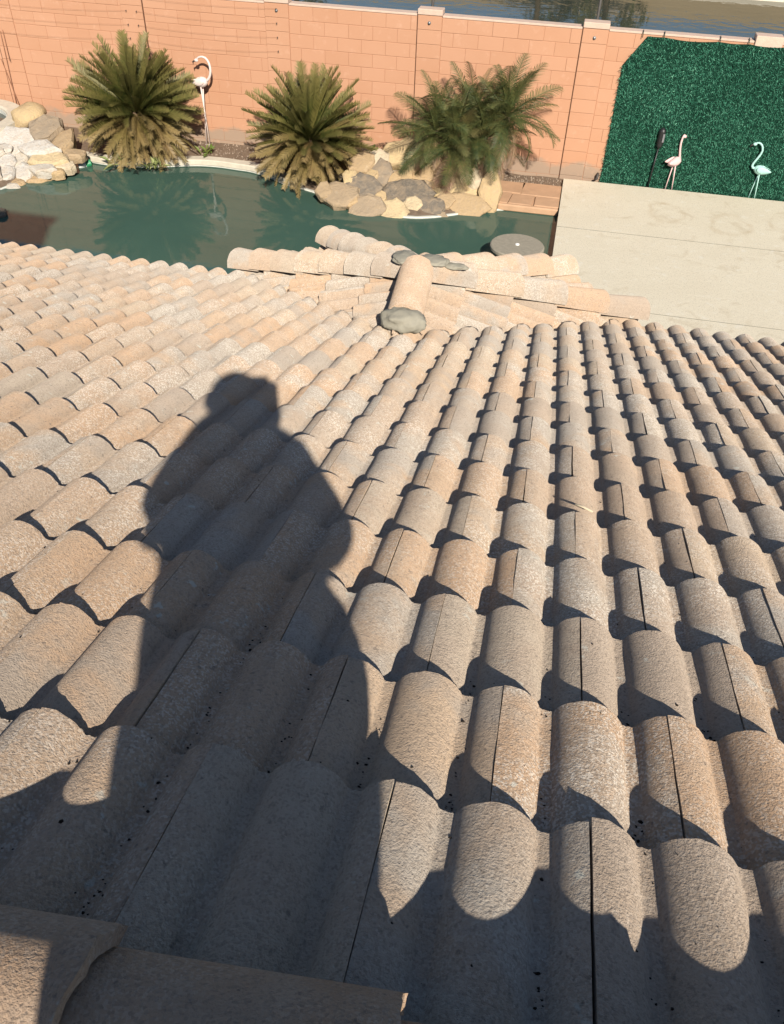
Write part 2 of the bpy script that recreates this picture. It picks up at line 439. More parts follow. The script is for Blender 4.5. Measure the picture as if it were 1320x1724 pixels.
# raised patio slab on the right, cast in three panels
SLZ = -3.69
patio = tag(link('patio', box_mesh((-.10, 5.6, -4.3), (9, 13.32, SLZ-.06)), 'mortar'), kind='structure')
for (y0, y1) in ((11.311, 13.36), (8.855, 11.309), (5.6, 8.853)):
    link('slab_panel', box_mesh((-.13, y0, SLZ-.09), (9.02, y1, SLZ), 0), 'concrete', patio)
for y in (11.31, 8.854): link('joint_sealant', box_mesh((-.125, y-.006, SLZ-.02), (9, y+.006, SLZ+.0025)), 'mortar', patio)
# stamped concrete landing between the rock garden and the patio
deck = tag(link('stamped_landing', box_mesh((-1.36, 12.1, -4.1), (-.14, 13.05, -3.74)), 'stamped'), kind='structure')
DY = [(-1.30, -.93, 12.10, 12.55), (-.92, -.55, 12.10, 12.52), (-.54, -.145, 12.12, 12.50), (-1.34, -.80, 12.56, 13.04), (-.79, -.145, 12.53, 13.06)]
for (x0, x1, y0, y1) in DY:
    bm = bmesh.new(); vs = add_box(bm, (x0, y0, -3.80), (x1, y1, -3.715), .006)
    for v in bm.verts: v.co.x += (v.co.y-12.5)*.10*(1 if x1 < -.2 else 0)
    link('stamped_stone', bm_mesh(bm), 'stamped', deck)
tag(link('landing_nosing', box_mesh((-1.12, 12.02, -3.83), (-.14, 12.098, -3.718), .02), 'stamped'), kind='structure')

# gravel of the planting bed, nobody could count it
V, F = [], []
for k in range(2600):
    x = rnd.uniform(-7.6, 2.6); y = rnd.uniform(12.6, 13.46)
    if x > -.15: y = rnd.uniform(13.37, 13.48)
    elif -6.6 < x < -4.0: y = rnd.uniform(12.62, 13.46)
    else: y = rnd.uniform(12.95, 13.46)
    s = rnd.uniform(.008, .026); b = len(V); z = -3.735 if x < -.15 else GZ+.01
    p = [(x+s*rnd.uniform(-1, 1), y+s*rnd.uniform(-1, 1), z-s*.5) for _ in range(3)] + [(x+rnd.uniform(-.3, .3)*s, y, z+s*.7)]
    V += p; F += [(b, b+1, b+3), (b+1, b+2, b+3), (b+2, b, b+3)]
tag(link('gravel', mesh_from(V, F), 'gravel'), 'small brown gravel strewn along the foot of the wall', 'gravel', kind='stuff')

# ------------------------------------------------------------------ boundary wall of painted blocks
B, HC = .4064, .2032
XJ = -2.83                                  # joint left of the fourth pilaster
wall = empty('boundary_wall', (-3, WALLY, GZ), 'long salmon painted block wall behind the pool', 'wall')
PIL = [XJ-18.6*B-.02, XJ-12.53*B, XJ-6.25*B, XJ, XJ+6.42*B, XJ+12.75*B]      # left edges of the pilasters
X0, X1 = -13.6, 6.6
core = link('wall_core', box_mesh((X0, WALLY+.007, GZ-.3), (X1, WALLY+.19, WTOP-.03)), 'joint', wall)
full = box_mesh((0, 0, 0), (B-.0052, .06, HC-.0052), .004); full.materials.append(MAT['salmon'])
def block(x, z, wdt, h=HC-.0052, y=WALLY, dep=.06):
    if wdt < .03: return None
    yy = y + rnd.uniform(-.0025, .0025)
    if abs(wdt-(B-.0052)) < .002 and abs(h-(HC-.0052)) < .002 and dep == .06: me = full; o = bpy.data.objects.new('block', me); COL.objects.link(o)
    else:
        me = box_mesh((0, 0, 0), (wdt, dep, h), .004); me.materials.append(MAT['salmon']); o = bpy.data.objects.new('block', me); COL.objects.link(o)
    o.location = (x, yy, z); parent(o, wall); return o
spans = []
edges = [X0] + PIL + [X1]
blocks = []
for k in range(len(edges)-1):
    a = edges[k] + (B if k > 0 else 0); b = edges[k+1]
    for c in range(12):
        z = WTOP-.035-(c+1)*HC+.0026
        off = B if c % 2 == 0 else B*.47
        x = a; first = True
        while x < b-.02:
            wdt = (off if first else B)
            e_ = min(x+wdt, b); first = False
            blocks.append((x+.0026, z, e_-x-.0052)); x = e_
HID = lambda x: x > .75 or x < -11.6
stuff_bm = bmesh.new()
for (x, z, wd_) in blocks:
    if HID(x): add_box(stuff_bm, (x, WALLY, z), (x+wd_, WALLY+.06, z+HC-.0052))
    else: block(x, z, wd_)
o = link('wall_blocks', bm_mesh(stuff_bm), 'salmon', wall); tag(o, kind='stuff')
bm = bmesh.new()
for k in range(len(edges)-1):
    a = edges[k] + (B if k > 0 else 0); b = edges[k+1]
    link('cap_course', box_mesh((a+.003, WALLY-.004, WTOP-.032), (b-.003, WALLY+.2, WTOP), .006), 'cap_paint', wall)
bm.free()
for k, x in enumerate(PIL):
    g = .0 if k in (2,) else .014
    side = 1 if k in (1,) else 0           # on this one the open joint is on the right
    xa, xb = x+(0 if side else g), x+B-(g if side else 0)-.004
    if x < 1.0:
        for c in range(12):
            z = WTOP-.012-(c+1)*HC+.001
            blk = block(xa, z, xb-xa, HC-.003, WALLY-.012, .08)
        link('pilaster_cap', box_mesh((xa-.006, WALLY-.022, WTOP-.008), (xb+.006, WALLY+.21, WTOP+.075), .008), 'cap_paint', wall)
    elif k > 0:
        link('pilaster_cap', box_mesh((xa-.006, WALLY-.022, WTOP-.22), (xb+.006, WALLY+.21, WTOP+.075), .008), 'cap_paint', wall)
    if k != 2: link('open_joint', box_mesh((x+.001 if not side else x+B-g, WALLY-.001, GZ), (x+.0125 if not side else x+B, WALLY+.02, WTOP-.002)), 'joint_gap', wall)
    if k in (2, 3, 4):
        bx = x+B*.5+(.0); bz = WTOP-.115-(0.02 if k == 4 else 0)
        link('bolt', lathe([(.026, 0), (.026, .008), (.016, .01), (.016, .026), (.006, .03)], 14), 'steel', wall,
             Matrix.Translation((bx, WALLY-.012, bz)) @ Matrix.Rotation(R(90), 4, 'X'))
# two steel posts bolted behind pilasters
for k, lab in ((3, 'thin dark steel post rising behind the wall pilaster above the young date palm'), (4, 'thin dark steel post rising behind the pilaster left of the green turf')):
    x = PIL[k]+B*.5
    p = empty('steel_post', (x, WALLY+.24, LZ), lab, 'post', 'steel posts behind the wall')
    link('tube', tube([(x, WALLY+.235, GZ-.2), (x, WALLY+.235, WTOP+1.6)], .022, 10), 'dark_steel', p)
    link('bracket', box_mesh((x-.03, WALLY+.19, WTOP-.16), (x+.03, WALLY+.262, WTOP-.10), .004), 'dark_steel', p)
# training wires with eye hooks
names = ['topmost', 'second', 'third', 'lowest']
for s, (xa, xb, where) in enumerate(((PIL[1]+B-.12, PIL[2]+.20, 'between the two left pilasters'), (-11.7, PIL[1]+.10, 'at the far left end of the wall'))):
    for q in range(4):
        z = WTOP-.085-q*.208
        p = empty('wall_wire', ((xa+xb)/2, WALLY-.04, z), f'{names[q]} of the four rusty wires strung {where}', 'wire', 'rusty training wires on the wall')
        sag = (.03, .045, .04, .06)[q]*(1 if s == 0 else 1.5)
        pts = [(xa+(xb-xa)*t/12, WALLY-.035, z-sag*4*(t/12)*(1-t/12)) for t in range(13)]
        link('strand', tube(pts, .0014, 5), 'rusty_wire', p)
        for xx in (xa, xb):
            link('eye_hook', tube([(xx, WALLY+.01, z), (xx, WALLY-.03, z), (xx+.012, WALLY-.045, z), (xx, WALLY-.055, z-.006)], .006, 6), 'dark_steel', p)
for k, (px0, py0, px1, py1, lab) in enumerate(((0, 52, 29, 180, 'long brown cord hanging down the wall at the far left'), (4, 50, 17, 103, 'short knotted cord hanging on the wall at the far left'), (2, 100, 33, 178, 'thin cord beside the long cord at the far left wall'))):
    a = atY(px0, py0, WALLY-.03); b = atY(px1, py1, WALLY-.06)
    tag(link('hanging_cord', tube(bez(a, a.lerp(b, .3)+Vector((.01, 0, 0)), a.lerp(b, .7)-Vector((.012, 0, 0)), b, 8), .006, 6), 'rusty_wire'), lab, 'cord', 'cords on the wall')

# ------------------------------------------------------------------ artificial turf hung on the wall
turf = empty('turf_mat', (2.6, WALLY-.03, GZ), 'dark green artificial turf mat hung over the wall behind the patio', 'turf mat')
TX0, TX1 = .49, 6.2
clips = [.70, 1.02, 1.85, 2.27, 2.86, 3.6, 4.4, 5.2]
def turf_top(x):
    z = WTOP-.045
    if x < .78: return z - max(0, (.78-x))*1.45 - .0
    ks = [.78]+clips[1:]+[6.3]
    for a, b in zip(ks, ks[1:]):
        if a <= x <= b:
            t = (x-a)/(b-a); return z - .34*(b-a)*t*(1-t)*.42
    return z
V, F = [], []; NXT = 60
for i in range(NXT+1):
    x = TX0+(TX1-TX0)*i/NXT
    for k in range(9):
        zt = turf_top(x); z = zt+(GZ+.02-zt)*k/8
        yy = WALLY-.03-.02*noise.noise(Vector((x*1.7, z*1.3, 5)))
        V.append((x, yy, z))
m = len(V)
V += [(a, b+.018, c) for a, b, c in V]
for i in range(NXT):
    for k in range(8):
        q = (i*9+k, i*9+k+1, (i+1)*9+k+1, (i+1)*9+k); F.append(q); F.append(tuple(m+j for j in q[::-1]))
for i in range(NXT): F.append((i*9, (i+1)*9, m+(i+1)*9, m+i*9))
for k in range(8): F.append((k+1, k, m+k, m+k+1))
link('backing', mesh_from(V, F), 'turf_backing', turf)
V, F, tones = [], [], []
for k in range(42000):
    x = rnd.uniform(TX0-.012, 4.3); zt = turf_top(x); z = rnd.uniform(GZ, zt+.005)
    yy = WALLY-.032-.02*noise.noise(Vector((x*1.7, z*1.3, 5)))
    L_ = rnd.uniform(.02, .05); a = rnd.uniform(0, 6.28); wd_ = rnd.uniform(.003, .0062)
    d = Vector((math.cos(a)*.9, -rnd.uniform(.35, .9), math.sin(a)*.7-.35)).normalized()*L_
    sd = d.cross(Vector((rnd.uniform(-1, 1), rnd.uniform(-.5, .5), rnd.uniform(-1, 1)))).normalized()*wd_
    b = len(V); p = Vector((x, yy, z))
    V += [p-sd, p+sd, p+d*.6+sd*.9+Vector((0, 0, -.002)), p+d+Vector((0, 0, -.008))]; F += [(b, b+1, b+2), (b, b+2, b+3)]
    big = noise.noise(Vector((x*1.2, 3, z*1.2)))
    tn = min(1, max(0, rnd.betavariate(1.7, 2.0) + big*.18)); tones += [tn]*4
me = mesh_from(V, F); a_ = me.attributes.new('tone', 'FLOAT', 'POINT'); a_.data.foreach_set('value', tones)
tag(link('turf_pile', me, 'turf', turf), kind='stuff')
for cx in clips[:6]:
    z = WTOP-.05
    link('tie', tube([(cx, WALLY-.045, z-.02), (cx, WALLY-.03, WTOP+.012), (cx+.004, WALLY+.08, WTOP+.014)], .006, 6), 'turf_backing', turf)

# ------------------------------------------------------------------ rocks
def rock_mesh(rx, ry, rz, seed, sub=3, cuts=7, rough=.10):
    r_ = random.Random(seed); bm = bmesh.new()
    if cuts <= 5:                              # weathered boulder
        bmesh.ops.create_icosphere(bm, subdivisions=sub, radius=1)
        planes = [(Vector((r_.gauss(0, 1), r_.gauss(0, 1), r_.gauss(0, .7))).normalized(), r_.uniform(.72, .9)) for _ in range(cuts*2)]
        for v in bm.verts:
            for d, h in planes:
                t = v.co.dot(d)
                if t > h: v.co -= d*(t-h)*.9
    else:                                      # broken slab with an angular outline
        n_ = r_.choice((6, 7, 7, 8)); an = sorted((k+r_.uniform(-.28, .28))/n_*2*math.pi for k in range(n_))
        ol = [r_.uniform(.86, 1.12) for _ in range(n_)]
        tx, ty = r_.uniform(-.18, .18), r_.uniform(-.18, .18)
        rings = []
        for (z, f) in ((-1, .92), (.35, 1.02), (.78, .93), (.92, .72)):
            rings.append([bm.verts.new((math.cos(a)*o*f*r_.uniform(.97, 1.03), math.sin(a)*o*f*r_.uniform(.97, 1.03), z+(tx*math.cos(a)+ty*math.sin(a))*(.6 if z > 0 else 0)+r_.uniform(-.07, .07))) for a, o in zip(an, ol)])
        for a, b in zip(rings, rings[1:]):
            for k in range(n_): bm.faces.new((a[k], a[(k+1) % n_], b[(k+1) % n_], b[k]))
        bm.faces.new(rings[-1]); bm.faces.new(rings[0][::-1])
        bmesh.ops.triangulate(bm, faces=[f for f in bm.faces if len(f.verts) > 4])
        bmesh.ops.subdivide_edges(bm, edges=bm.edges[:], cuts=2, use_grid_fill=True)
        bmesh.ops.recalc_face_normals(bm, faces=bm.faces)
    off = Vector((seed*3.1, seed*1.7, 0))
    for v in bm.verts:
        p = v.co*(1+rough*noise.noise(v.co*1.6+off)+rough*.8*noise.noise(v.co*4.5+off)+rough*.35*noise.noise(v.co*11+off))
        v.co = Vector((p.x*rx, p.y*ry, p.z*rz))
    return bm_mesh(bm, smooth=True, angle=R(28))
def rock(par, px, py, z, hx, hy, hue, thick=.09, tilt=25, rz=0, seed=None, name='rock', sub=3, cuts=11):
    p = at(px, py, z); sc_ = FPX/(p-CAM).length
    seed = seed or rnd.randint(1, 9999)
    rx = hx/sc_*1.08; ry = hy/sc_*1.08/.78
    me = rock_mesh(rx, ry, thick, seed, sub, cuts)
    mw = Matrix.Translation(p) @ Matrix.Rotation(R(tilt), 4, 'X') @ Matrix.Rotation(R(rz), 4, 'Z')
    o = link(name, me, 'rock', None, mw); o['hue'] = hue
    if par is not None: parent(o, par)
    return o
def z_island(py): return -3.84 + (368-py)/100*.50
isl = empty('rock_garden', (-2.6, 11.9, GZ), 'mortared tan and grey rock mound between the smaller sago palm and the landing', 'rock garden')
ISL = [(701, 268, 34, 26, .66, .17, 40), (664, 263, 21, 18, .70, .12, 30), (636, 272, 15, 14, .80, .10, 30), (609, 277, 18, 15, .45, .10, 25), (643, 295, 19, 18, .22, .09, 28),
       (672, 303, 20, 12, .52, .09, 30), (685, 327, 41, 16, .02, .10, 33), (611, 315, 28, 17, .10, .10, 28), (569, 329, 31, 18, .34, .09, 22), (619, 351, 29, 16, .30, .10, 30),
       (660, 356, 23, 15, .74, .10, 30), (695, 346, 14, 10, .76, .08, 30), (718, 351, 29, 16, .08, .09, 32), (749, 340, 17, 13, .44, .09, 30), (784, 347, 32, 15, .46, .09, 32),
       (760, 318, 38, 17, .72, .09, 30), (722, 296, 31, 10, .50, .08, 25), (717, 313, 10, 6, .36, .06, 28), (752, 280, 30, 13, .58, .11, 35), (785, 322, 12, 16, .62, .08, 30),
       (642, 333, 9, 8, .6, .06, 28), (590, 300, 14, 10, .7, .08, 25), (626, 298, 9, 10, .6, .07, 25), (545, 322, 13, 12, .40, .08, 22), (735, 361, 14, 5, .3, .06, 20), (742, 300, 12, 7, .44, .07, 25), (590, 340, 12, 9, .5, .07, 25)]
for k, (px, py, hx, hy, hue, th, tl) in enumerate(ISL):
    rock(isl, px, py, z_island(py)-th*.25, hx*1.1, hy*1.12, hue, th*.85, tl, rnd.uniform(-14, 14), 100+k)
V, F = [], []
NX, NY = 44, 20
def isl_edge(x):
    for (a, b) in zip(EDGE, EDGE[1:]):
        if a[0] <= x <= b[0]: return a[1]+(b[1]-a[1])*(x-a[0])/(b[0]-a[0])
    return 12.1
for i in range(NX+1):
    x = -4.25+(-1.0+4.25)*i/NX; ye = isl_edge(x)-.03; fade = min(1, (x+4.45)/.8, (-.88-x)/.35)
    for k in range(NY+1):
        y = ye+(12.78-ye)*k/NY
        z = -3.97+.40*min(.14, y-ye)*1.3+.34*(y-ye)*fade + .02*noise.noise(Vector((x*5, y*5, 0)))
        if y > 12.5: z -= (y-12.5)*1.2
        V.append((x, y, max(z, -3.98)))
for i in range(NX):
    for k in range(NY): F.append((i*(NY+1)+k, (i+1)*(NY+1)+k, (i+1)*(NY+1)+k+1, i*(NY+1)+k+1))
link('mortar_bed', mesh_from(V, F, smooth=True), 'pale_mortar', isl)
tag(rock(None, 798, 303, -3.50, 19, 17, .80, .17, 10, 20, 5, 'boulder', cuts=5), 'round cream boulder on the right side of the rock mound', 'boulder')
tag(rock(None, 825, 327, -3.62, 16, 27, .56, .13, 62, 8, 9, 'boulder', cuts=9), 'upright tan slab of rock beside the stamped landing', 'boulder')
falls = empty('rock_waterfall', (-9.0, 11.3, GZ), 'pile of pale mortared stones below the spa at the left', 'rock waterfall')
def z_f(px, py): return -3.83 + (318-py-.18*px)/100*.47 + (.10 if px > 60 else 0)
FAL = [(78, 221, 25, 21, .26, .15, 20, 10), (107, 246, 14, 24, .42, .12, 15, 0), (27, 241, 40, 22, .98, .10, 25, -8), (66, 252, 28, 14, .97, .09, 20, 8), (78, 271, 29, 11, .74, .08, 12, 9),
       (36, 271, 12, 13, .88, .08, 20, 0), (9, 276, 16, 12, .97, .09, 20, 0), (38, 295, 19, 15, .96, .10, 20, 5), (9, 298, 16, 15, .97, .10, 20, 0), (15, 321, 20, 11, .90, .09, 15, 8),
       (74, 287, 20, 9, .92, .08, 12, 6), (108, 282, 18, 8, .80, .08, 12, 12), (58, 305, 22, 9, .48, .09, 10, 10), (110, 266, 5, 4, .30, .05, 10, 0), (128, 262, 16, 9, .40, .08, 10, 0),
       (3, 255, 14, 10, .95, .08, 20, 0), (50, 262, 10, 8, .9, .07, 20, 0), (95, 292, 14, 6, .55, .07, 8, 8), (-22, 300, 25, 20, .9, .12, 15, 0), (-20, 262, 22, 18, .9, .1, 15, 0), (30, 312, 12, 8, .5, .08, 10, 5)]
for k, (px, py, hx, hy, hue, th, tl, rz) in enumerate(FAL):
    rock(falls, px, py, z_f(px, py)-th*.35, hx, hy, hue, th, tl, rz, 300+k, cuts=10)
V, F = [], []
for i in range(21):
    t = i/20
    for k in range(13):
        s = k/12
        a = Vector((-11.3+2.9*t, 10.35+1.9*t*t, 0)); b = Vector((-11.3+2.2*t, 12.6+.2*t, 0)); p = a.lerp(b, s)
        V.append((p.x, p.y, -4.02+.58*min(1, s*1.6)*(1-.25*t)+.03*noise.noise(p*4)))
for i in range(20):
    for k in range(12): F.append((i*13+k, (i+1)*13+k, (i+1)*13+k+1, i*13+k+1))
link('mortar_bed', mesh_from(V, F, smooth=True), 'pale_mortar', falls)
tag(rock(None, 47, 197, -3.30, 25, 19, .62, .19, 18, 12, 41, 'boulder', cuts=5), 'golden boulder perched on the stones beside the spa rim', 'boulder')
tag(rock(None, 2, 362, -3.82, 9, 8, .0, .10, 10, 0, 43, 'boulder', cuts=5), 'small dark rock at the left edge of the pool', 'boulder')
# raised spa whose rim shows at the left edge
spa = empty('spa', (-10.75, 12.35, GZ), 'round grey spa with a pale rim at the left edge', 'spa')
SC_ = (-10.75, 12.30, 0)
link('shell', lathe([(.80, -3.98), (1.06, -3.98), (1.06, -3.40), (1.10, -3.40), (1.10, -3.335), (.84, -3.335), (.81, -3.36), (.80, -3.52)], 48, SC_), 'coping', spa)
link('water_surface', lathe([(.001, -3.45), (.80, -3.45), (.80, -3.449), (.001, -3.449)], 40, SC_), 'spa_water', spa)
link('tile_band', lathe([(.802, -3.47), (.802, -3.385), (.79, -3.385), (.79, -3.47)], 48, SC_), 'waterline', spa)

# ------------------------------------------------------------------ plants
def frond_mesh(L_, droop, pairs, leaf, lw, vee, fwd, seed, hang=0.0, taper=.5, split=None):
    """rachis along +X that bends down, two rows of leaflets; arguments in metres"""
    r_ = random.Random(seed); V, F = [], []
    pts = []; a = 0.0; p = Vector((0, 0, 0)); N_ = 14
    for i in range(N_+1):
        pts.append(p.copy()); a = -droop*(i/N_)**1.3; p = p + Vector((math.cos(a), 0, math.sin(a)))*(L_/N_)
    tv, tf = tube_geo(pts, [.011*(1-.85*i/N_)+.0015 for i in range(N_+1)], 4); V += tv; F += tf
    for k in range(pairs):
        t = .10+.90*(k+.5)/pairs; f = t*N_; i = min(N_-1, int(f)); q = pts[i].lerp(pts[i+1], f-i); d = (pts[i+1]-pts[i]).normalized()
        up = Vector((0, 1, 0)).cross(d)*-1
        if up.z < 0 and abs(d.z) < .95: up = -up
        ln = leaf*(math.sin(math.pi*min(1, (t*.92+.10)))**taper)*r_.uniform(.85, 1.1)
        for s in (-1, 1):
            u = Vector((0, s, 0))
            dr = (u*math.cos(vee)+up*math.sin(vee)+d*fwd*r_.uniform(.8, 1.2)).normalized()
            e1 = q+dr*ln*.55; e2 = q+dr*ln+Vector((0, 0, -hang*ln*r_.uniform(.6, 1.3)))
            wv = d*lw*.5
            b = len(V); V += [q-wv, q+wv, e1+wv*.9, e1-wv*.9, e2]; F += [(b, b+1, b+2, b+3), (b+3, b+2, b+4)]
    return mesh_from(V, F)
def place_frond(par, me, mat, base, az, el, roll, sc_=1.0, name='frond'):
    o = bpy.data.objects.new(name, me); COL.objects.link(o)
    o.matrix_world = Matrix.Translation(base) @ Matrix.Rotation(az, 4, 'Z') @ Matrix.Rotation(-el, 4, 'Y') @ Matrix.Rotation(roll, 4, 'X') @ Matrix.Diagonal((sc_, sc_, sc_, 1))
    parent(o, par); return o
SG = [frond_mesh(1.05, d, 44, .155, .017, .55, .85, 10+k, 0, .2) for k, d in enumerate((.15, .35, .5, .25))]
SB = [frond_mesh(1.0, d, 42, .145, .017, .35, .95, 20+k, .2, .2) for k, d in enumerate((.4, .7, .25, .9))]
for m_ in SG: m_.materials.append(MAT['sago_green'])
for m_ in SB: m_.materials.append(MAT['sago_brown'])
def sago(c, scale, ng, nb, label, seed):
    r_ = random.Random(seed)
    p = empty('sago_palm', (c.x, c.y, -3.75), label, 'palm')
    link('trunk', lathe([(.17, -3.8-c.z), (.20, -3.6-c.z), (.19, -.25), (.15, -.05), (.06, .06)], 16, c, .25), 'trunk', p)
    nt = ng+nb
    for k in range(nt):
        sn = .995-1.58*(k+.5)/nt; el = math.asin(max(-.95, sn))+r_.gauss(0, .12); az = k*2.39996+r_.gauss(0, .25)
        br = sn < .26+r_.gauss(0, .16)
        b = c+Vector((math.cos(az), math.sin(az), 0))*.10*math.cos(el)*r_.uniform(.6, 1.6)+Vector((0, 0, .10*math.sin(el)*r_.uniform(.4, 1.4)))
        place_frond(p, (SB if br else SG)[r_.randrange(4)], None, b, az, el, r_.uniform(-1.0, 1.0), scale*r_.uniform(.5, 1.0)**.5*1.04*(.90 if br else 1))
    return p
sago(Vector((-7.42, 12.46, -3.05)), 1.10, 170, 128, 'large sago palm with green and browned fronds beside the golden boulder', 3)
sago(Vector((-4.36, 12.42, -3.20)), 1.05, 165, 125, 'smaller sago palm with browned fronds between the pool and the rock mound', 4)
DG = [frond_mesh(.98, d, 48, .23, .0105, .25, .7, 30+k, .4, .45) for k, d in enumerate((.8, 1.3, .5, 1.8))]
DD = [frond_mesh(.85, d, 40, .19, .0105, .1, .8, 40+k, .6, .5) for k, d in enumerate((1.3, 1.7))]
for m_ in DG: m_.materials.append(MAT['date_green'])
for m_ in DD: m_.materials.append(MAT['date_dead'])
dp = empty('date_palm', (-1.72, 12.75, -3.75), 'clump of feathery young date palm behind the rock mound', 'palm')
for k, (x, y, z, n_, s_) in enumerate(((-2.28, 12.52, -2.88, 30, .92), (-1.92, 12.34, -3.02, 28, .90), (-1.50, 12.50, -2.92, 26, .88), (-1.16, 12.72, -2.62, 32, .94), (-1.72, 12.78, -2.72, 26, .92))):
    r_ = random.Random(60+k); c = Vector((x, y, z))
    link('stem', tube(bez((-1.72+(x+1.72)*.4, 12.72, -3.8), (-1.72+(x+1.72)*.5, 12.7, -3.4), (x, y, z-.3), (x, y, z+.03), 6), [.075, .07, .07, .065, .06, .06, .05], 8), 'trunk', dp)
    for q in range(n_):
        t = q/n_; az = q*2.39996+k+r_.uniform(-.3, .3); el = R(86-112*t+r_.uniform(-8, 8))
        place_frond(dp, DG[r_.randrange(4) if t > .3 else r_.choice((0, 2))], None, c, az, el, r_.uniform(-.5, .5), s_*r_.uniform(.85, 1.1))
    for q in range(5):
        az = r_.uniform(-2.9, -.2); place_frond(dp, DD[q % 2], None, c+Vector((0, 0, -.08)), az, R(r_.uniform(-45, -5)), r_.uniform(-.5, .5), s_*.95)
def leafy(name, c, n_, size, mat, label, cat, seed, spread=.25, up=.25):
    r_ = random.Random(seed); V, F = [], []
    o = empty(name, (c.x, c.y, c.z), label, cat)
    for k in range(n_):
        az = r_.uniform(0, 6.28); el = r_.uniform(.15, 1.3); L_ = size*r_.uniform(.6, 1.1)
        base = c+Vector((r_.uniform(-1, 1), r_.uniform(-1, 1), 0))*spread*.5
        d = Vector((math.cos(az)*math.cos(el), math.sin(az)*math.cos(el), math.sin(el))); s = d.cross(Vector((0, 0, 1))).normalized()*L_*.11
        mid = base+d*L_*.55; tip = base+d*L_+Vector((0, 0, -L_*.25))
        me = mesh_from([base, mid-s, tip, mid+s, base+d*L_*.3-s*.6, base+d*L_*.3+s*.6], [(0, 4, 1, 2, 3, 5)])
        link('leaf', me, mat, o)
    return o
leafy('weed', at(350, 258, -3.72), 16, .24, 'weed', 'bright green weed growing beside the large sago palm', 'plant', 1, .2)
leafy('weed', at(625, 258, -3.62), 14, .24, 'weed', 'low green weed between the smaller sago palm and the rocks', 'plant', 2, .2)
leafy('spider_plant', at(200, 276, -3.72), 22, .34, 'variegated', 'pale striped spider plant at the pool rim under the large sago palm', 'plant', 3, .25)
leafy('spider_plant', at(258, 282, -3.72), 18, .28, 'variegated', 'striped spider plant hanging over the pool rim below the palm', 'plant', 4, .25)
leafy('shrub', at(4, 172, -3.55), 26, .26, 'weed', 'scraggy green shrub at the far left foot of the wall', 'plant', 5, .3)
# trees and hedge on the far shore, seen mirrored in the lake
def far_tree(x, y, z0, h, rx, seed, label):
    r_ = random.Random(seed); o = empty('shore_tree', (x, y, z0), label, 'tree', 'trees on the far shore')
    link('trunk', tube([(x, y, z0-.2), (x+.1, y, z0+h*.3), (x-.1, y, z0+h*.6)], [.16, .12, .06], 8), 'trunk', o)
    V, F = [], []
    cl = [(Vector((x+r_.uniform(-1, 1)*rx*.75, y+r_.uniform(-1, 1)*rx*.5, z0+h*r_.uniform(.18, .85))), r_.uniform(.45, .9)) for _ in range(16)]
    for c, rr in cl:
        for k in range(130):
            d = Vector((r_.gauss(0, 1), r_.gauss(0, 1), r_.gauss(0, 1))).normalized()*rr*r_.uniform(.6, 1.05)
            p = c+d; s = r_.uniform(.07, .14); u = Vector((r_.uniform(-1, 1), r_.uniform(-1, 1), r_.uniform(-1, 1))).normalized()*s; w_ = u.cross(d).normalized()*s*.6
            b = len(V); V += [p-u, p+w_, p+u, p-w_]; F.append((b, b+1, b+2, b+3))
    link('crown', mesh_from(V, F), 'tree_leaf', o)
far_tree(.6, 41.5, LZ+.6, 3.6, 1.9, 1, 'dark rounded tree on the far shore beyond the steel post')
far_tree(-2.4, 42.2, LZ+.9, 3.9, 2.0, 2, 'broad dark tree on the far shore left of the turf mat')
far_tree(-13.5, 41.5, LZ+.8, 4.2, 2.4, 3, 'dark tree on the far shore above the second sago palm')

# ------------------------------------------------------------------ house: roof of double-roll concrete tiles
TH = 0.33131; W_ = 0.16534; EX = 0.343
CT, ST = math.cos(TH), math.sin(TH)
HR = .0425; AH = .0700; RR = (AH*AH+HR*HR)/(2*HR); SEAM = .014; TILT = .028
def roll_z(u):
    d = ((u-SEAM+W_/2) % W_)-W_/2
    zc = math.sqrt(RR*RR-d*d)-(RR-HR) if abs(d) < RR-.0015 else -.026
    k = .0035 if d > 0 else .0025                # small fillet where the roll meets the pan
    z = .5*(zc+math.sqrt(zc*zc+k*k))
    if d > 0 and abs(d) < AH*.7: z = zc+.5*k*k/(2*HR)
    elif d <= 0 and abs(d) < AH*.7: z = zc+.5*k*k/(2*HR)
    return z-HR
def u_samples(u0, u1):
    us = {u0, u1}
    for k in range(-1, 5):
        c = SEAM+k*W_
        for i in range(15):
            a = -1+2*i/14; us.add(c+AH*math.sin(a*math.pi/2*.999))
        for q in (-.016, -.010, -.005, .0, .004, .008, .013, .020): us.add(c+AH+q)
    us = sorted(u for u in us if u0-1e-9 <= u <= u1+1e-9)
    out = [us[0]]
    for u in us[1:]:
        if u-out[-1] > .0009: out.append(u)
    return out
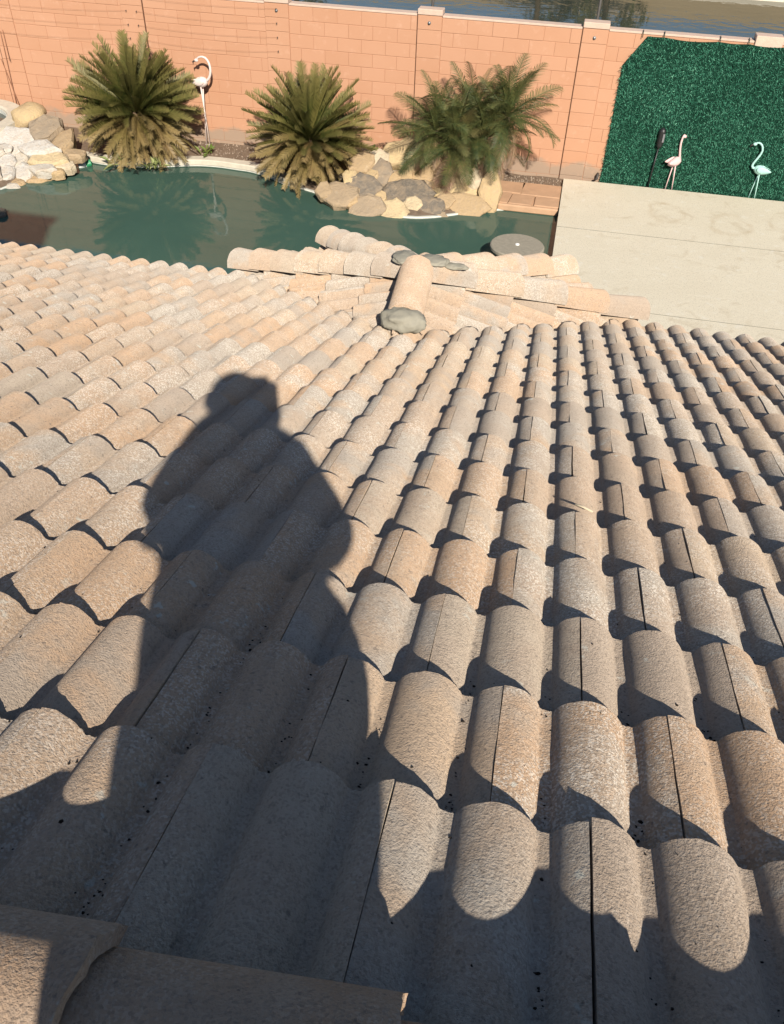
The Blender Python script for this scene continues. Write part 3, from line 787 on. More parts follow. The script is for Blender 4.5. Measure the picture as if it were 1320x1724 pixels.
def tile_geo(u0, u1, length, seed, t=.024, ny=7, jit=.0011):
    us = u_samples(u0, u1); V, F = [], []; n = len(us); r_ = random.Random(seed); warp = r_.uniform(-.0025, .0025)
    for j in range(ny+1):
        y = -length*j/ny
        for u in us:
            z = roll_z(u)+y/EX*TILT+warp*math.sin(u*9+j)
            ue = (.0013*noise.noise(Vector((j*.9, seed*1.3, u)))+r_.uniform(-.0004, .0004)) if u in (us[0], us[-1]) else 0
            V.append((u+ue, y+(r_.uniform(-1, 1)*jit*1.6 if j == 0 else 0), z+r_.uniform(-1, 1)*jit*.5))
    m = len(V)
    for j in range(ny+1):
        y = -length*j/ny
        for u in us: V.append((u, y, roll_z(u)+y/EX*TILT-t))
    for j in range(ny):
        for i in range(n-1):
            a = j*n+i; F.append((a, a+n, a+n+1, a+1)); F.append((m+a, m+a+1, m+a+n+1, m+a+n))
    for i in range(n-1):
        F.append((i, i+1, m+i+1, m+i)); a = ny*n+i; F.append((a+1, a, m+a, m+a+1))
    for j in range(ny):
        a = j*n; F.append((a+n, a, m+a, m+a+n)); a = j*n+n-1; F.append((a, a+n, m+a+n, m+a))
    return V, F
GAP = .0022
TLEN = EX+.066
TVAR = []
for k in range(6):
    V, F = tile_geo(GAP*.5, 2*W_-GAP*(.5+(.0, .1, .0, .1, .45, .0)[k]), TLEN, 500+k)
    me = mesh_from(V, F, 'roof_tile', smooth=True)
    bm = bmesh.new(); bm.from_mesh(me); bmesh.ops.recalc_face_normals(bm, faces=bm.faces)
    for e in bm.edges:
        if len(e.link_faces) == 2 and e.calc_face_angle(0) > R(50): e.smooth = False
    bm.to_mesh(me); bm.free(); me.materials.append(MAT['tile']); TVAR.append(me)

house = empty('house', (-1.0, 1.5, GZ), 'house under a tan double roll tile roof, seen from its ridge', 'house')
RIDGE_Y = -1.165
def rp(x, s, h=0.0): return Vector((x, s*CT+h*ST, -s*ST+h*CT))      # point on the main slope, s metres down it
ES = 14*EX
# deck under the tiles
V = [rp(-9, -1.22, -.115), rp(6, -1.22, -.115), rp(6, ES-.06, -.115), rp(-9, ES-.06, -.115)]
V += [v-Vector((0, 0, .12)) for v in V]
main_roof = link('main_roof', mesh_from(V, [(0, 1, 2, 3), (7, 6, 5, 4), (0, 4, 5, 1), (1, 5, 6, 2), (2, 6, 7, 3), (3, 7, 4, 0)]), 'underlay', house)
BX, BVY = -1.08, 3.06
def in_view(p, mg=60):
    d = p-CAM; z = d.dot(FWD)
    if z < .15: return False
    x = CX+FPX*d.dot(RT)/z; y = CY-FPX*d.dot(UPV)/z
    return -mg < x < 1320+mg and -mg < y < 1724+mg
class TileField:
    """lays tiles on one slope; tiles in view become parts, the rest one joined part"""
    def __init__(s, par, frame, clips_fn, seed):
        s.par, s.fr, s.clips, s.r = par, frame, clips_fn, random.Random(seed); s.rest = bmesh.new(); s.lay = s.rest.faces.layers.float.new('tone'); s.n = 0
    def tile(s, u, ybutt, length=None, lift=0.0):
        r_ = s.r; me = TVAR[r_.randrange(len(TVAR))]
        sy = 1.0 if length is None else length/TLEN
        loc = Matrix.Translation((u+r_.uniform(-.0014, .0014), ybutt+r_.uniform(-.005, .005), r_.uniform(-.0012, .0025)+lift)) @ Matrix.Rotation(r_.uniform(-.0028, .0028) if r_.random() < .88 else r_.uniform(-.007, .007), 4, 'Z') @ Matrix.Rotation(r_.uniform(-.008, .008), 4, 'Y') @ Matrix.Diagonal((1, sy, 1, 1))
        mw = s.fr @ loc
        cs = [mw @ Vector(c) for c in ((0, 0, 0), (2*W_, 0, 0), (2*W_, -TLEN, 0), (0, -TLEN, 0), (W_, -TLEN/2, 0))]
        clips = s.clips(cs[4]) if s.clips else []
        cut = []
        for p, n_ in clips:
            ds = [(c-p).dot(n_) for c in cs]
            if min(ds) > .0: return
            if max(ds) > -.05: cut.append((p, n_))
        vis = any(in_view(c) for c in cs)
        if cut:
            bm = bmesh.new(); bm.from_mesh(me); bm.transform(mw)
            for p, n_ in cut:
                bmesh.ops.bisect_plane(bm, geom=bm.verts[:]+bm.edges[:]+bm.faces[:], plane_co=p, plane_no=n_, clear_outer=True)
                es = [e for e in bm.edges if e.is_boundary]
                if es: bmesh.ops.holes_fill(bm, edges=es, sides=0)
            if len(bm.faces) < 6: bm.free(); return
            if vis:
                c0 = sum((v.co for v in bm.verts), Vector())/len(bm.verts); bm.transform(Matrix.Translation(-c0))
                m2 = bpy.data.meshes.new('roof_tile'); bm.to_mesh(m2); bm.free(); m2.materials.append(MAT['tile'])
                link('roof_tile', m2, None, s.par, Matrix.Translation(c0)); s.n += 1
            else:
                s.join(bm)
        elif vis:
            o = bpy.data.objects.new('roof_tile', me); COL.objects.link(o); o.matrix_world = mw; parent(o, s.par); s.n += 1
        else:
            bm = bmesh.new(); bm.from_mesh(me); bm.transform(mw); s.join(bm)
    def join(s, bm):
        m2 = bpy.data.meshes.new('t'); bm.to_mesh(m2); bm.free(); k = len(s.rest.faces); s.rest.from_mesh(m2); bpy.data.meshes.remove(m2)
        s.rest.faces.ensure_lookup_table(); tn = s.r.random()
        for f in s.rest.faces[k:]: f[s.lay] = tn
    def done(s, name='distant_tiles'):
        if len(s.rest.faces):
            me = bpy.data.meshes.new(name); s.rest.to_mesh(me); me.materials.append(MAT['tile']); o = link(name, me, None, s.par); tag(o, kind='stuff')
        s.rest.free()
FRM = Matrix(((1, 0, 0, 0), (0, CT, ST, 0), (0, -ST, CT, 0), (0, 0, 0, 1)))
S2 = math.sqrt(.5)
def main_clip(c):
    if c.y < BVY-.3: return []
    if c.x < BX: return [(Vector((BX, BVY, 0)), Vector((S2, S2, 0)))]
    return [(Vector((BX, BVY, 0)), Vector((-S2, S2, 0)))]
tf = TileField(main_roof, FRM, main_clip, 11)
for j in range(-2, 15):
    for i in range(-46, 26):
        if (i+j) % 2: continue
        if i*W_ > 4.6 or i*W_ < -7.4: continue
        tf.tile(i*W_-SEAM, j*EX, .435 if j == -2 else None)
tf.done(); print('main tiles', tf.n)
# back slope behind the ridge, on which the photographer stands
BKF = Matrix(((-1, 0, 0, 0), (0, -CT, -ST, 2*RIDGE_Y), (0, -ST, CT, 0), (0, 0, 0, 1)))
V = [Vector((x, 2*RIDGE_Y-y, z)) for x, y, z in [rp(-9, -1.22, -.115), rp(6, -1.22, -.115), rp(6, 3, -.115), rp(-9, 3, -.115)]]
V += [v-Vector((0, 0, .12)) for v in V]
back_roof = link('back_roof', mesh_from(V, [(3, 2, 1, 0), (4, 5, 6, 7), (1, 5, 4, 0), (2, 6, 5, 1), (3, 7, 6, 2), (0, 4, 7, 3)]), 'underlay', house)
tb = TileField(back_roof, BKF, None, 12)
for j in range(-2, 6):
    for i in range(-16, 16):
        if (i+j) % 2 == 0: tb.tile(i*W_-SEAM, j*EX, .435 if j == -2 else None)
tb.done('back_tiles')
# barrel cover tiles for ridge and hips: local +Y runs down the line, crest at z = 0 at the lower end
def barrel_geo(L_, r0, r1, t, seed, seg=16, ny=5, chip=.004, arc=100, drop=.028, mat='tile'):
    V, F = [], []; r_ = random.Random(seed); n = seg+1
    for lay in (0, 1):
        for j in range(ny+1):
            y = -L_*j/ny; rr = r0+(r1-r0)*j/ny-lay*t; zc = -r0-drop*j/ny
            for i in range(n):
                a = R(90-arc+2*arc*i/seg)
                jy = chip*(noise.noise(Vector((i*.9, seed*3.3, 0)))+.6*r_.uniform(-1, 1)) if j in (0, ny) else 0
                V.append((rr*math.cos(a)*1.02, y+jy, zc+rr*math.sin(a)+r_.uniform(-1, 1)*.0007))
    m = (ny+1)*n
    for j in range(ny):
        for i in range(seg):
            a = j*n+i; F.append((a, a+1, a+n+1, a+n)); F.append((m+a, m+a+n, m+a+n+1, m+a+1))
    for i in range(seg):
        F.append((i, m+i, m+i+1, i+1)); a = ny*n+i; F.append((a, a+1, m+a+1, m+a))
    for j in range(ny):
        a = j*n; F.append((a, a+n, m+a+n, m+a)); a = j*n+seg; F.append((a, m+a, m+a+n, a+n))
    me = mesh_from(V, F, 'cover_tile', smooth=True)
    bm = bmesh.new(); bm.from_mesh(me); bmesh.ops.recalc_face_normals(bm, faces=bm.faces)
    for e in bm.edges:
        if len(e.link_faces) == 2 and e.calc_face_angle(0) > R(50): e.smooth = False
    bm.to_mesh(me); bm.free(); me.materials.append(MAT[mat]); return me
def frame(o, ydir, up):
    y = ydir.normalized(); x = y.cross(up).normalized(); z = x.cross(y)
    return Matrix(((x.x, y.x, z.x, o.x), (x.y, y.y, z.y, o.y), (x.z, y.z, z.z, o.z), (0, 0, 0, 1)))
ZR = -RIDGE_Y*math.tan(TH)                 # crest plane at the ridge
RB = [barrel_geo(.43, .140, .122, .024, 40+k, 18, 6, .006, 78, mat='ridge_clay') for k in range(4)]
rl = random.Random(5)
for k in range(-11, 13):
    x = -.262+.375*k
    link('ridge_tile', RB[k % 4], None, house, frame(Vector((x, RIDGE_Y+rl.uniform(-.004, .004), ZR+.079+rl.uniform(-.003, .003))), Vector((1, rl.uniform(-.012, .012), .0)), Vector((0, 0, 1))))
V, F = [], []                              # mortar bedding under the ridge tiles
for i in range(0, 241):
    x = -5.2+i*.0405; a = .010*noise.noise(Vector((x*9, 0, 0)))
    V += [(x, RIDGE_Y+.128+a, ZR-.135), (x, RIDGE_Y+.105+a, ZR-.028+a*.5), (x, RIDGE_Y-.105, ZR-.03), (x, RIDGE_Y-.13, ZR-.135)]
for i in range(240):
    for k in range(3): F.append((i*4+k, i*4+k+1, (i+1)*4+k+1, (i+1)*4+k))
link('ridge_mortar', mesh_from(V, F, smooth=True), 'mortar', house)
# projecting bay with a small hipped roof
ZA = -BVY*math.tan(TH)+.0
TA = math.tan(TH)
AP = Vector((BX, 3.87, ZA))
ZE = ZA-1.62*TA
L1, L2 = Vector((BX-1.62, 4.74, ZE)), Vector((BX-1.02, 5.37, ZE))
R1, R2 = Vector((BX+1.62, 4.74, ZE)), Vector((BX+1.02, 5.37, ZE))
dk = Vector((0, 0, -.115))
BV = [Vector((BX, BVY-.1, ZA))+dk, AP+dk, L1+dk, L2+dk, R2+dk, R1+dk, Vector((BX-1.62, 4.5, ZE))+dk, Vector((BX+1.62, 4.5, ZE))+dk]
bay_roof = link('bay_roof', mesh_from(BV+[v-Vector((0, 0, .03)) for v in BV], [(0, 1, 2, 6), (1, 3, 2), (1, 4, 3), (1, 5, 4), (0, 7, 5, 1)]), 'underlay', house)
def vplane(a, b, keep):
    """vertical plane through a and b whose removed side is away from the point keep"""
    d = b-a; n_ = Vector((-d.y, d.x, 0)).normalized()
    if (keep-a).dot(n_) > 0: n_ = -n_
    return (a, n_)
def lay_face(e0, e1, inner, clips, seed, uoff=0.0):
    """tiles on the face whose eave runs e0 -> e1 and that rises to inner; the eave end row stands on the eave"""
    ud = (e1-e0).normalized(); nrm = ud.cross(inner-e0).normalized()
    if nrm.z < 0: nrm = -nrm
    sd = nrm.cross(ud).normalized()        # u x s = n  ->  s = n x u
    if sd.z > 0:
        ud = -ud; sd = nrm.cross(ud).normalized()
    o = e0 if (e1-e0).dot(ud) > 0 else e1
    fr = Matrix(((ud.x, sd.x, nrm.x, o.x), (ud.y, sd.y, nrm.y, o.y), (ud.z, sd.z, nrm.z, o.z), (0, 0, 0, 1)))
    inv = fr.inverted(); pts = [inv @ e0, inv @ e1, inv @ inner]
    f = TileField(bay_roof, fr, lambda c: clips, seed)
    u_lo, u_hi = min(p.x for p in pts)-.05, max(p.x for p in pts)+.05
    smin = min(p.y for p in pts); j = 0
    while -j*EX > smin-EX*.2:
        i = 0; u = u_lo+uoff-(W_ if j % 2 else 0)
        while u < u_hi:
            f.tile(u, -j*EX+.02, None, f.r.uniform(-.004, .016)); u += 2*W_
        j += 1
    f.done('hidden_tiles'); return f.n
VL0, VL1 = Vector((BX, BVY-.02, ZA)), Vector((BX-1.62, BVY-.02+1.62, ZE))
VR0, VR1 = Vector((BX, BVY-.02, ZA)), Vector((BX+1.62, BVY-.02+1.62, ZE))
inL = Vector((BX-.8, 4.2, 0)); inR = Vector((BX+.8, 4.2, 0))
nb = lay_face(Vector((BX-1.62, BVY-.1, ZE)), L1, AP, [vplane(AP, L1, inL), vplane(VL0, VL1, inL), (Vector((BX, 0, 0)), Vector((1, 0, 0)))], 21, .05)
nb += lay_face(R1, Vector((BX+1.62, BVY-.1, ZE)), AP, [vplane(AP, R1, inR), vplane(VR0, VR1, inR), (Vector((BX, 0, 0)), Vector((-1, 0, 0)))], 22, .02)
nb += lay_face(L1, L2, AP, [vplane(AP, L1, (L1+L2)/2), vplane(AP, L2, (L1+L2)/2)], 23, .03)
nb += lay_face(L2, R2, AP, [vplane(AP, L2, (L2+R2)/2), vplane(AP, R2, (L2+R2)/2)], 24, .06)
nb += lay_face(R2, R1, AP, [vplane(AP, R2, (R2+R1)/2), vplane(AP, R1, (R2+R1)/2)], 25, .01)
print('bay tiles', nb)
HB = [barrel_geo(.40, .132, .112, .018, 60+k, 14, 4, .004, 84) for k in range(4)]
def hip(a, b, n_, seed, lift=.132):
    r_ = random.Random(seed); d = b-a; L_ = d.length; dn = d.normalized(); step = (L_-.02)/n_
    up = Vector((0, 0, 1))
    for k in range(n_):
        p = a+dn*(.12+step*(k+1)-.05)+up*lift
        fr = frame(p+Vector((0, 0, r_.uniform(-.004, .006))), dn+Vector((r_.uniform(-.03, .03), r_.uniform(-.03, .03), 0)), up)
        link('hip_tile', HB[r_.randrange(4)], None, bay_roof, fr @ Matrix.Diagonal((1, (step+.07)/.40, 1, 1)))
hip(AP, L1, 7, 1); hip(AP, L2, 6, 2); hip(AP, R2, 5, 3); hip(AP, R1, 5, 4)
big = barrel_geo(.70, .116, .114, .02, 77, 18, 5, .005, 92, .004)
link('ridge_tile', big, None, bay_roof, frame(Vector((BX+.005, 3.86, ZA+.118)), Vector((-.06, 1, -.01)), Vector((0, 0, 1))))
def lump(c, rx, ry, rz, seed, par, mat='mortar'):
    bm = bmesh.new(); bmesh.ops.create_icosphere(bm, subdivisions=4, radius=1)
    for v in bm.verts:
        p = v.co.copy(); q = 1+.22*noise.noise(p*1.9+Vector((seed, 0, 0)))+.08*noise.noise(p*5+Vector((seed, 3, 0)))+.05*noise.noise(p*13+Vector((seed, 3, 1)))
        v.co = Vector((p.x*rx*q*.88, p.y*ry*q*.88, p.z*rz*q*.9))
    return link('mortar', bm_mesh(bm, smooth=True), mat, par, Matrix.Translation(c))
lump(AP+Vector((-.09, .02, .074)), .10, .11, .026, 1.3, bay_roof)
lump(AP+Vector((.10, .05, .064)), .12, .09, .024, 4.1, bay_roof)
lump(AP+Vector((.25, .06, .036)), .11, .045, .020, 5.7, bay_roof)
lump(Vector((BX+.05, 3.13, ZA+.025)), .155, .11, .085, 7.2, bay_roof)
# valley flashing between the main roof and the bay
for sgn in (-1, 1):
    a = Vector((BX, BVY-.05, ZA-.08)); b = Vector((BX+sgn*1.62, BVY-.05+1.62, ZE-.08)); off = Vector((0, .10, -.01)); off2 = Vector((0, -.10, .02))
    link('valley_flashing', mesh_from([a+off2, a+off, b+off, b+off2], [(0, 1, 2, 3)]), 'flashing', bay_roof)
# walls below the roof
link('wall', box_mesh((-8.4, RIDGE_Y-2.5, GZ-.3), (5.6, 3.95, -1.95)), 'stucco', house)
bm = bmesh.new()
ps = [(-1.30, 3.9), (-1.30, 4.42), (-.75, 5.0), (.75, 5.0), (1.30, 4.42), (1.30, 3.9)]
lo = [bm.verts.new((BX+x, y, GZ-.3)) for x, y in ps]; hi = [bm.verts.new((BX+x, y, ZE-.13)) for x, y in ps]
for k in range(6): bm.faces.new((lo[k], lo[(k+1) % 6], hi[(k+1) % 6], hi[k]))
link('bay_wall', bm_mesh(bm), 'stucco', house)
link('fascia', box_mesh((-9, ES*CT-.12, -ES*ST-.34), (6, ES*CT-.085, -ES*ST-.135)), 'stucco', house)
# stucco upper storey behind the ridge, out of frame; its shadow reaches the pool
CHX, CHY, CHZ = -3.20, -2.0, 4.55
chim = link('upper_storey', box_mesh((CHX-2.4, CHY-.9, -.4), (CHX, CHY, CHZ-.12)), 'stucco', house)
link('parapet_cap', box_mesh((CHX-2.47, CHY-.97, CHZ-.12), (CHX+.06, CHY+.06, CHZ), .02), 'coping', chim)

# dark crumbs of leaf litter caught in the pans, a straw and loose bits
V, F = [], []; rl = random.Random(99)
for k in range(850):
    i = rl.randrange(-14, 12); j = rl.uniform(-2.9, 3.2) if k % 2 else rl.uniform(-2.95, -.2)
    if k % 2 == 0: i = rl.randrange(-7, 3)
    u = i*W_ + AH + rl.gauss(.014, .008); s = j*EX
    if rl.random() < .55: s = (math.floor(j)*EX)+abs(rl.gauss(.02, .035))+.01
    if rl.random() < .10: u = i*W_+rl.uniform(-.06, .06)
    jr = math.ceil(s/EX-1e-6); yb = s-jr*EX
    h = roll_z(u+SEAM)+yb/EX*TILT
    z0 = rl.uniform(.0012, .0042)*(1.0 if rl.random() < .9 else 1.6)*(.8 if k % 2 else 1.0); p = rp(u, s, h+z0*.35); b = len(V)
    for q in range(5):
        a = q*1.2566+rl.uniform(-.4, .4); V.append(p+Vector((math.cos(a), math.sin(a)*.8, -.3+rl.uniform(-.2, .2)))*z0*rl.uniform(.6, 1.2))
    V.append(p+Vector((0, 0, z0*.7))); F += [(b+q, b+(q+1) % 5, b+5) for q in range(5)]
tag(link('leaf_litter', mesh_from(V, F), 'debris'), 'dark crumbs of leaf litter lying in the tile pans', 'litter', kind='stuff')
d = at(968, 848, 0)
def on_roof(px, py, h=0.0):
    dd = ray(px, py); N_ = Vector((0, ST, CT)); return CAM+dd*((h-CAM.dot(N_))/dd.dot(N_))
a, b = on_roof(968, 849, .004), on_roof(998, 862, -.004)
tag(link('straw', tube([a, a.lerp(b, .5)+Vector((0, 0, .003)), b], [.0026, .004, .003], 6), 'straw'), 'short pale straw lying on a roof tile', 'straw')

# ------------------------------------------------------------------ things around the pool
tb_c = at(871, 412, -3.50)
tbl = empty('pool_table', (tb_c.x, tb_c.y, -4.6), 'round concrete table standing in the pool beside the patio', 'table')
link('table_top', lathe([(.30, -.09), (.37, -.075), (.385, -.05), (.385, -.015), (.37, 0), (.02, .0)], 40, tb_c), 'table_stone', tbl)
link('pedestal', lathe([(.24, -4.7-tb_c.z), (.22, -.3), (.24, -.085)], 24, tb_c), 'table_stone', tbl)
link('hole_plug', lathe([(.030, .0), (.030, .012), (.018, .018)], 16, tb_c), 'plastic_white', tbl)
pc = at(142, 277, ZW+.03)
flt = empty('floating_dispenser', (pc.x, pc.y, ZW), 'small green and white plastic dispenser floating by the pool rim', 'dispenser')
mwf = Matrix.Translation(pc) @ Matrix.Rotation(R(75), 4, 'Y') @ Matrix.Rotation(R(40), 4, 'X')
mf = Matrix.Translation(pc) @ Matrix.Rotation(R(35), 4, 'Z') @ Matrix.Rotation(R(80), 4, 'Y')
link('body', lathe([(.045, -.10), (.05, -.09), (.05, .02), (.045, .03)], 18), 'plastic_white', flt, mf)
link('cap', lathe([(.058, .03), (.062, .04), (.062, .11), (.045, .125)], 18), 'plastic_green', flt, mf)
dc = at(168, 400, ZW-.10)
drn = tag(link('pool_drain_cover', lathe([(.10, -.01), (.115, 0), (.10, .015), (.03, .022)], 24, (dc.x, dc.y, ZW-.05)), 'plastic_blue'), 'pale blue round cover lying in the pool water above the roof edge', 'cover')

def flamingo(base, h, mat, face, label, grp, bend=1.0, wingmat=None, legs=0.0, back=False):
    """standing metal garden flamingo, h metres tall, facing face (radians about Z)"""
    p = empty('garden_flamingo', base, label, 'flamingo', grp)
    mw = Matrix.Translation(Vector(base)+Vector((0, 0, legs))) @ Matrix.Rotation(face, 4, 'Z') @ Matrix.Diagonal((h, h, h, 1))
    bm = bmesh.new(); bmesh.ops.create_uvsphere(bm, u_segments=18, v_segments=12, radius=1)
    for v in bm.verts:
        x, y, z = v.co
        tail = max(0, -x)
        v.co = Vector((x*.110-tail*.04, y*.066*(1-.55*tail), .54+z*.078*(1-.45*tail)+.015*x-.02*tail))
    link('body', bm_mesh(bm, smooth=True), mat, p, mw)
    for s in (-1, 1):
        bm = bmesh.new(); bmesh.ops.create_uvsphere(bm, u_segments=12, v_segments=8, radius=1)
        for v in bm.verts:
            x, y, z = v.co; t = max(0, -x); v.co = Vector((-.025+x*.100-t*.05, s*.058+y*.016, .55+z*.055*(1-.5*t)+.01*x))
        link('wing', bm_mesh(bm, smooth=True), wingmat or mat, p, mw)
    nk = bez((.08, 0, .56), (.27*bend, 0, .56), (.0*bend, 0, .78), (.075*bend, 0, .90), 8) + bez((.075*bend, 0, .90), (.10*bend, 0, .965), (.17*bend, 0, .985), (.205*bend, 0, .945), 5)[1:]
    if back: nk = bez((.07, 0, .56), (.22, 0, .60), (.22, 0, .90), (.07, 0, .90), 9) + bez((.07, 0, .90), (.02, 0, .90), (-.02, 0, .88), (-.045, 0, .845), 4)[1:]
    bk = -1 if back else 1
    link('neck', tube(nk, [.021-.0006*i for i in range(len(nk))], 10), mat, p, mw)
    hd = nk[-1]
    bm = bmesh.new(); bmesh.ops.create_uvsphere(bm, u_segments=12, v_segments=8, radius=1)
    for v in bm.verts: v.co = Vector((hd.x+v.co.x*.034, v.co.y*.024, hd.z-.004+v.co.z*.026))
    link('head', bm_mesh(bm, smooth=True), mat, p, mw)
    link('beak', tube([(hd.x+bk*.022, 0, hd.z-.010), (hd.x+bk*.06, 0, hd.z-.03), (hd.x+bk*.06, 0, hd.z-.07)], [.014, .012, .003], 8), 'beak', p, mw)
    for s, k in ((-1, .05), (1, -.05)):
        link('leg', tube([(.0, s*.03, .48), (k*.5, s*.032, .26-legs*.5/h), (k, s*.034, -legs/h)], [.011, .009, .008], 8), mat, p, mw)
        link('foot', tube([(k-.02, s*.034, .006-legs/h), (k+.07, s*.05, .004-legs/h)], [.012, .008], 6), mat, p, mw)
    return p
g = 'metal garden flamingos'
f1 = atY(1129, 300, 13.33)
flamingo(Vector((f1.x+.02, 13.42, GZ)), .98, 'flamingo_pink', R(35), 'pink garden flamingo with raised head in front of the turf, beside the solar light', g, bend=.35)
f2 = atY(1277, 310, 13.32)
flamingo(Vector((f2.x-.02, 13.42, GZ)), .98, 'flamingo_mint', R(180), 'mint green garden flamingo facing left in front of the turf', g, bend=1.0)
f3 = atY(330, 150, 13.30)
flamingo(Vector((f3.x+.13, 13.26, -3.74)), 1.12, 'flamingo_white', R(-8), 'pale pink garden flamingo bending its neck behind the large sago palm', g, legs=.46, back=True)
sx = atY(1103, 270, 13.40)
sol = empty('solar_light', (sx.x, 13.43, GZ), 'black solar stake light in front of the turf, left of the pink flamingo', 'garden light')
link('stake', tube([(sx.x-.02, 13.43, GZ-.05), (sx.x+.01, 13.43, -3.05)], .012, 8), 'black_plastic', sol)
link('lantern', lathe([(.022, -3.07), (.05, -3.03), (.055, -2.80), (.04, -2.77), (.02, -2.75)], 12, (sx.x+.012, 13.43, 0)), 'black_plastic', sol)
link('solar_panel', box_mesh((sx.x+.03, 13.365, -2.96), (sx.x+.062, 13.39, -2.83), .004), 'lens_panel', sol)
pbx = atY(1007, 295, WALLY-.03)
tag(link('hose_bib', tube([(pbx.x-.01, WALLY, -3.60), (pbx.x-.01, WALLY-.07, -3.60), (pbx.x-.01, WALLY-.08, -3.66), (pbx.x-.05, WALLY-.08, -3.68)], [.02, .022, .018, .02], 8), 'dark_steel'), 'small dark hose tap at the wall foot beside the turf', 'tap')

# ------------------------------------------------------------------ photographer behind the ridge, whose shadow lies on the tiles
def skin_obj(name, nodes, edges, mat, par, root=0, sub=2):
    me = bpy.data.meshes.new(name); me.from_pydata([n_[0] for n_ in nodes], edges, []); me.update()
    o = link(name, me, mat, par)
    md = o.modifiers.new('skin', 'SKIN'); md.use_smooth_shade = True
    for k, n_ in enumerate(nodes):
        sv = me.skin_vertices[0].data[k]; r_ = n_[1]; sv.radius = r_ if hasattr(r_, '__len__') else (r_, r_); sv.use_root = (k == root)
    o.modifiers.new('subdivision', 'SUBSURF').levels = sub; o.modifiers['subdivision'].render_levels = sub
    return o
PXc, PYc = -.215, -1.76
per = empty('person', (PXc, PYc, .12), 'person standing behind the ridge holding up a phone, shown by the shadow on the tiles', 'person')
X = lambda dx, y, z: (PXc+dx, y, z)
HC_ = Vector((PXc-.035, -1.745, 1.648))
def arm(s):
    return [X(s*.165, -1.77, 1.435), X(s*.255, -1.70, 1.235) if s < 0 else X(.262, -1.70, 1.255), (CAM.x+s*.055, -1.475, CAM.z-.115)]
aL, aR = arm(-1), arm(1)
nodes = [(X(0, -1.78, 1.00), (.145, .11)), (X(0, -1.78, 1.15), (.14, .105)), (X(0, -1.785, 1.33), (.15, .11)), (X(0, -1.785, 1.45), (.10, .085)), (X(-.01, -1.775, 1.535), .075),
         (tuple(HC_+Vector((0, -.005, -.045))), (.066, .075)), (tuple(HC_+Vector((0, 0, .035))), (.078, .09)), (tuple(HC_+Vector((0, -.005, .09))), (.055, .065)),
         (aL[0], .055), (aL[1], .043), (aL[2], .028), (aR[0], .055), (aR[1], .043), (aR[2], .028),
         (X(-.10, -1.78, .93), .085), (X(-.15, -1.69, .58), .060), (X(-.17, -1.84, .25), .042), (X(-.19, -1.72, .20), .036),
         (X(.10, -1.78, .93), .085), (X(.15, -1.69, .58), .060), (X(.17, -1.84, .25), .042), (X(.19, -1.72, .20), .036)]
edges = [(0, 1), (1, 2), (2, 3), (3, 4), (4, 5), (5, 6), (6, 7), (3, 8), (8, 9), (9, 10), (3, 11), (11, 12), (12, 13), (0, 14), (14, 15), (15, 16), (16, 17), (0, 18), (18, 19), (19, 20), (20, 21)]
body = skin_obj('body', nodes, edges, 'skin', per)
sh = [(X(.12, -1.78, .80), (.50, .22)), (X(.02, -1.78, 1.02), (.36, .20)), (X(-.01, -1.78, 1.18), (.325, .19)), (X(0, -1.785, 1.34), (.28, .17)), (X(0, -1.785, 1.48), (.14, .12)),
      (aL[0], .095), (aL[1], .088), (tuple(Vector(aL[1]).lerp(Vector(aL[2]), .85)), .062), (aR[0], .095), (aR[1], .092), (tuple(Vector(aR[1]).lerp(Vector(aR[2]), .85)), .070), (X(.075, -1.76, 1.585), .18)]
skin_obj('shirt', sh, [(0, 1), (1, 2), (2, 3), (3, 4), (4, 5), (5, 6), (6, 7), (4, 8), (8, 9), (9, 10), (4, 11)], 'cloth_blue', per)
tr = [(X(0, -1.78, 1.02), (.19, .13)), (X(0, -1.78, .92), (.17, .12)), (X(-.11, -1.77, .82), .115), (X(-.15, -1.69, .58), .085), (X(-.17, -1.83, .30), .065), (X(.11, -1.77, .82), .115), (X(.15, -1.69, .58), .085), (X(.17, -1.83, .30), .065)]
skin_obj('trousers', tr, [(0, 1), (1, 2), (2, 3), (3, 4), (1, 5), (5, 6), (6, 7)], 'cloth_grey', per)
for s in (-1, 1):
    zf = ZR-(abs(-1.86-RIDGE_Y))*math.tan(TH)
    skin_obj('shoe', [(X(s*.17, -1.86, zf+.06), (.045, .05)), (X(s*.18, -1.77, zf+.075), (.045, .035)), (X(s*.19, -1.67, zf+.10), (.042, .025))], [(0, 1), (1, 2)], 'black_plastic', per)
bm = bmesh.new(); bmesh.ops.create_uvsphere(bm, u_segments=20, v_segments=14, radius=1)
for v in bm.verts:
    p = v.co; q = 1+.05*noise.noise(p*4)
    v.co = Vector((p.x*.086*q, p.y*.103*q-.012, p.z*.115*q+.02))
bmesh.ops.bisect_plane(bm, geom=bm.verts[:]+bm.edges[:]+bm.faces[:], plane_co=(0, .02, .01), plane_no=(0, .75, -.66), clear_outer=True)
link('hair', bm_mesh(bm, smooth=True), 'hair', per, Matrix.Translation(HC_))
for s in (-1, 1):
    link('ear', rock_mesh(.012, .022, .034, 3, 2, 1, .1), 'skin', per, Matrix.Translation(HC_+Vector((s*.083, -.005, -.01))))
    link('eye', rock_mesh(.013, .008, .010, 4, 2, 0, 0), 'plastic_white', per, Matrix.Translation(HC_+Vector((s*.032, .083, .012))))
link('nose', tube([HC_+Vector((0, .082, .01)), HC_+Vector((0, .105, -.022)), HC_+Vector((0, .085, -.03))], [.010, .015, .010], 8), 'skin', per)
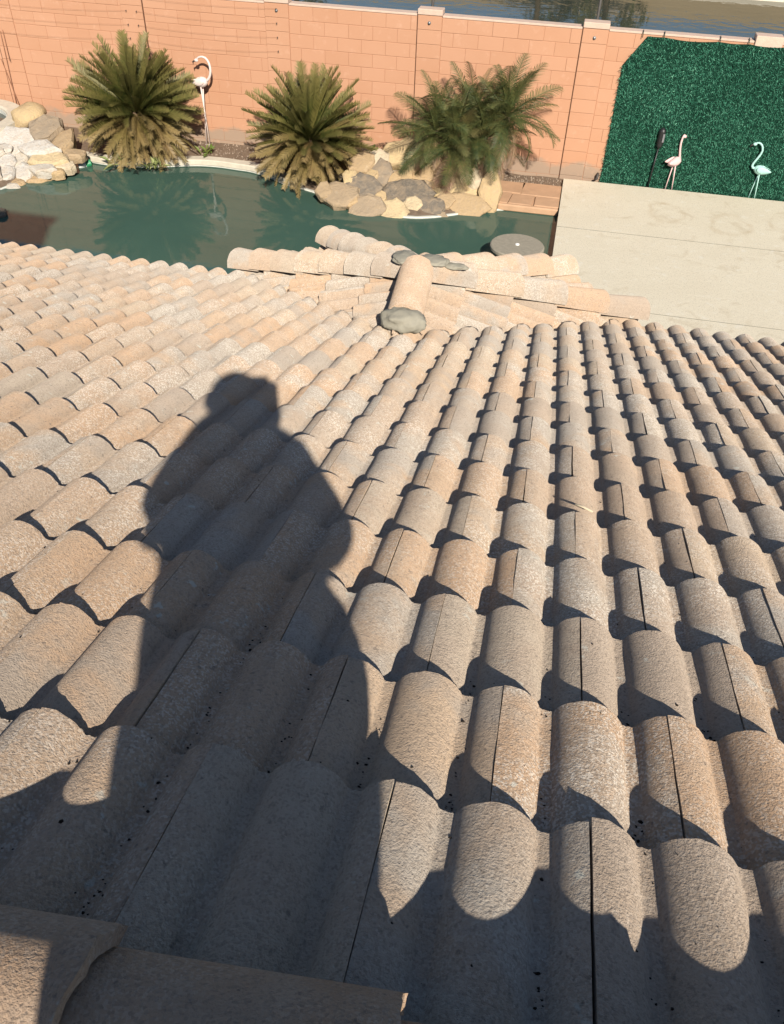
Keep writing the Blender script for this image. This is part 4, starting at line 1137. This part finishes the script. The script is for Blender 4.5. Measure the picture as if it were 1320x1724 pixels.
link('mouth', tube([HC_+Vector((-.024, .080, -.058)), HC_+Vector((0, .088, -.056)), HC_+Vector((.024, .080, -.058))], [.003, .006, .003], 6), 'flamingo_pink', per)
bm = bmesh.new(); bmesh.ops.create_uvsphere(bm, u_segments=24, v_segments=16, radius=1)
for v in bm.verts:
    p = v.co.copy(); z = min(p.z, .66); f_ = (1.0 if p.z < .62 else 1-.35*(p.z-.62))*1.06
    v.co = Vector((p.x*.104*f_*1.02, p.y*.116*f_, z*.17+.02+.01*(p.z > .62)*(1-p.x*p.x)))
bmesh.ops.bisect_plane(bm, geom=bm.verts[:]+bm.edges[:]+bm.faces[:], plane_co=(0, 0, .045), plane_no=(0, 0, -1), clear_outer=True)
cap_ = link('cap', bm_mesh(bm, smooth=True), 'cloth_grey', per, Matrix.Translation(HC_))
V, F = [], []
for i in range(13):
    a = R(20+140*i/12); V += [(math.cos(a)*.10, math.sin(a)*.105, .048), (math.cos(a)*.115, .05+math.sin(a)*.155, .040)]
V += [(x, y, z-.006) for x, y, z in V]
for i in range(12):
    F += [(2*i, 2*i+1, 2*i+3, 2*i+2), (26+2*i, 26+2*i+2, 26+2*i+3, 26+2*i+1), (2*i+1, 26+2*i+1, 26+2*i+3, 2*i+3), (2*i, 2*i+2, 26+2*i+2, 26+2*i)]
link('cap_brim', mesh_from(V, F), 'cloth_grey', per, Matrix.Translation(HC_))
# phone just behind the lens, upright across the line of sight, lens in its upper corner
back_c = CAM - FWD*.018 - RT*.014 - UPV*.016
pm = Matrix(((RT.x, UPV.x, -FWD.x, back_c.x), (RT.y, UPV.y, -FWD.y, back_c.y), (RT.z, UPV.z, -FWD.z, back_c.z), (0, 0, 0, 1)))
ph = empty('phone', tuple(back_c), 'phone held up by the photographer at the ridge', 'phone')
link('case', box_mesh((-.0365, -.074, -.0026), (.0365, .074, .0026), .004), 'black_plastic', ph, pm)
link('screen', box_mesh((-.033, -.070, -.001), (.033, .070, .0008), 0), 'lens_panel', ph, pm @ Matrix.Translation((0, 0, .0052)))
pl = lambda x, y, z: tuple(pm @ Vector((x, y, z)))
for s, a in ((-1, aL), (1, aR)):
    hand_n = [(a[2], .034), (pl(s*.052, -.055, .02), (.034, .024)), (pl(s*.052, .0, .018), (.030, .018)), (pl(s*.054, .045, .016), (.024, .014)), (pl(s*.014, -.098, .022), .036)]
    skin_obj('hand', hand_n, [(0, 1), (1, 2), (2, 3), (1, 4)], 'skin', per, 0, 1)
    for q, (yy, L_) in enumerate(((.042, 1.0), (.020, 1.06), (-.002, 1.0), (-.024, .85))):
        f_ = [(pl(s*.054, yy-.008, .016), .0085), (pl(s*.047, yy, -.002), .0082), (pl(s*.040, yy+.002, -.0115), .0075), (pl(s*(.040-.020*L_), yy+.004, -.0125), .0062)]
        skin_obj('finger', f_, [(0, 1), (1, 2), (2, 3)], 'skin', per, 0, 1)
    skin_obj('thumb', [(pl(s*.052, -.045, .022), .011), (pl(s*.040, -.022, .018), .0095), (pl(s*.024, -.008, .0135), .0075)], [(0, 1), (1, 2)], 'skin', per, 0, 1)
print('objects', len(bpy.data.objects))
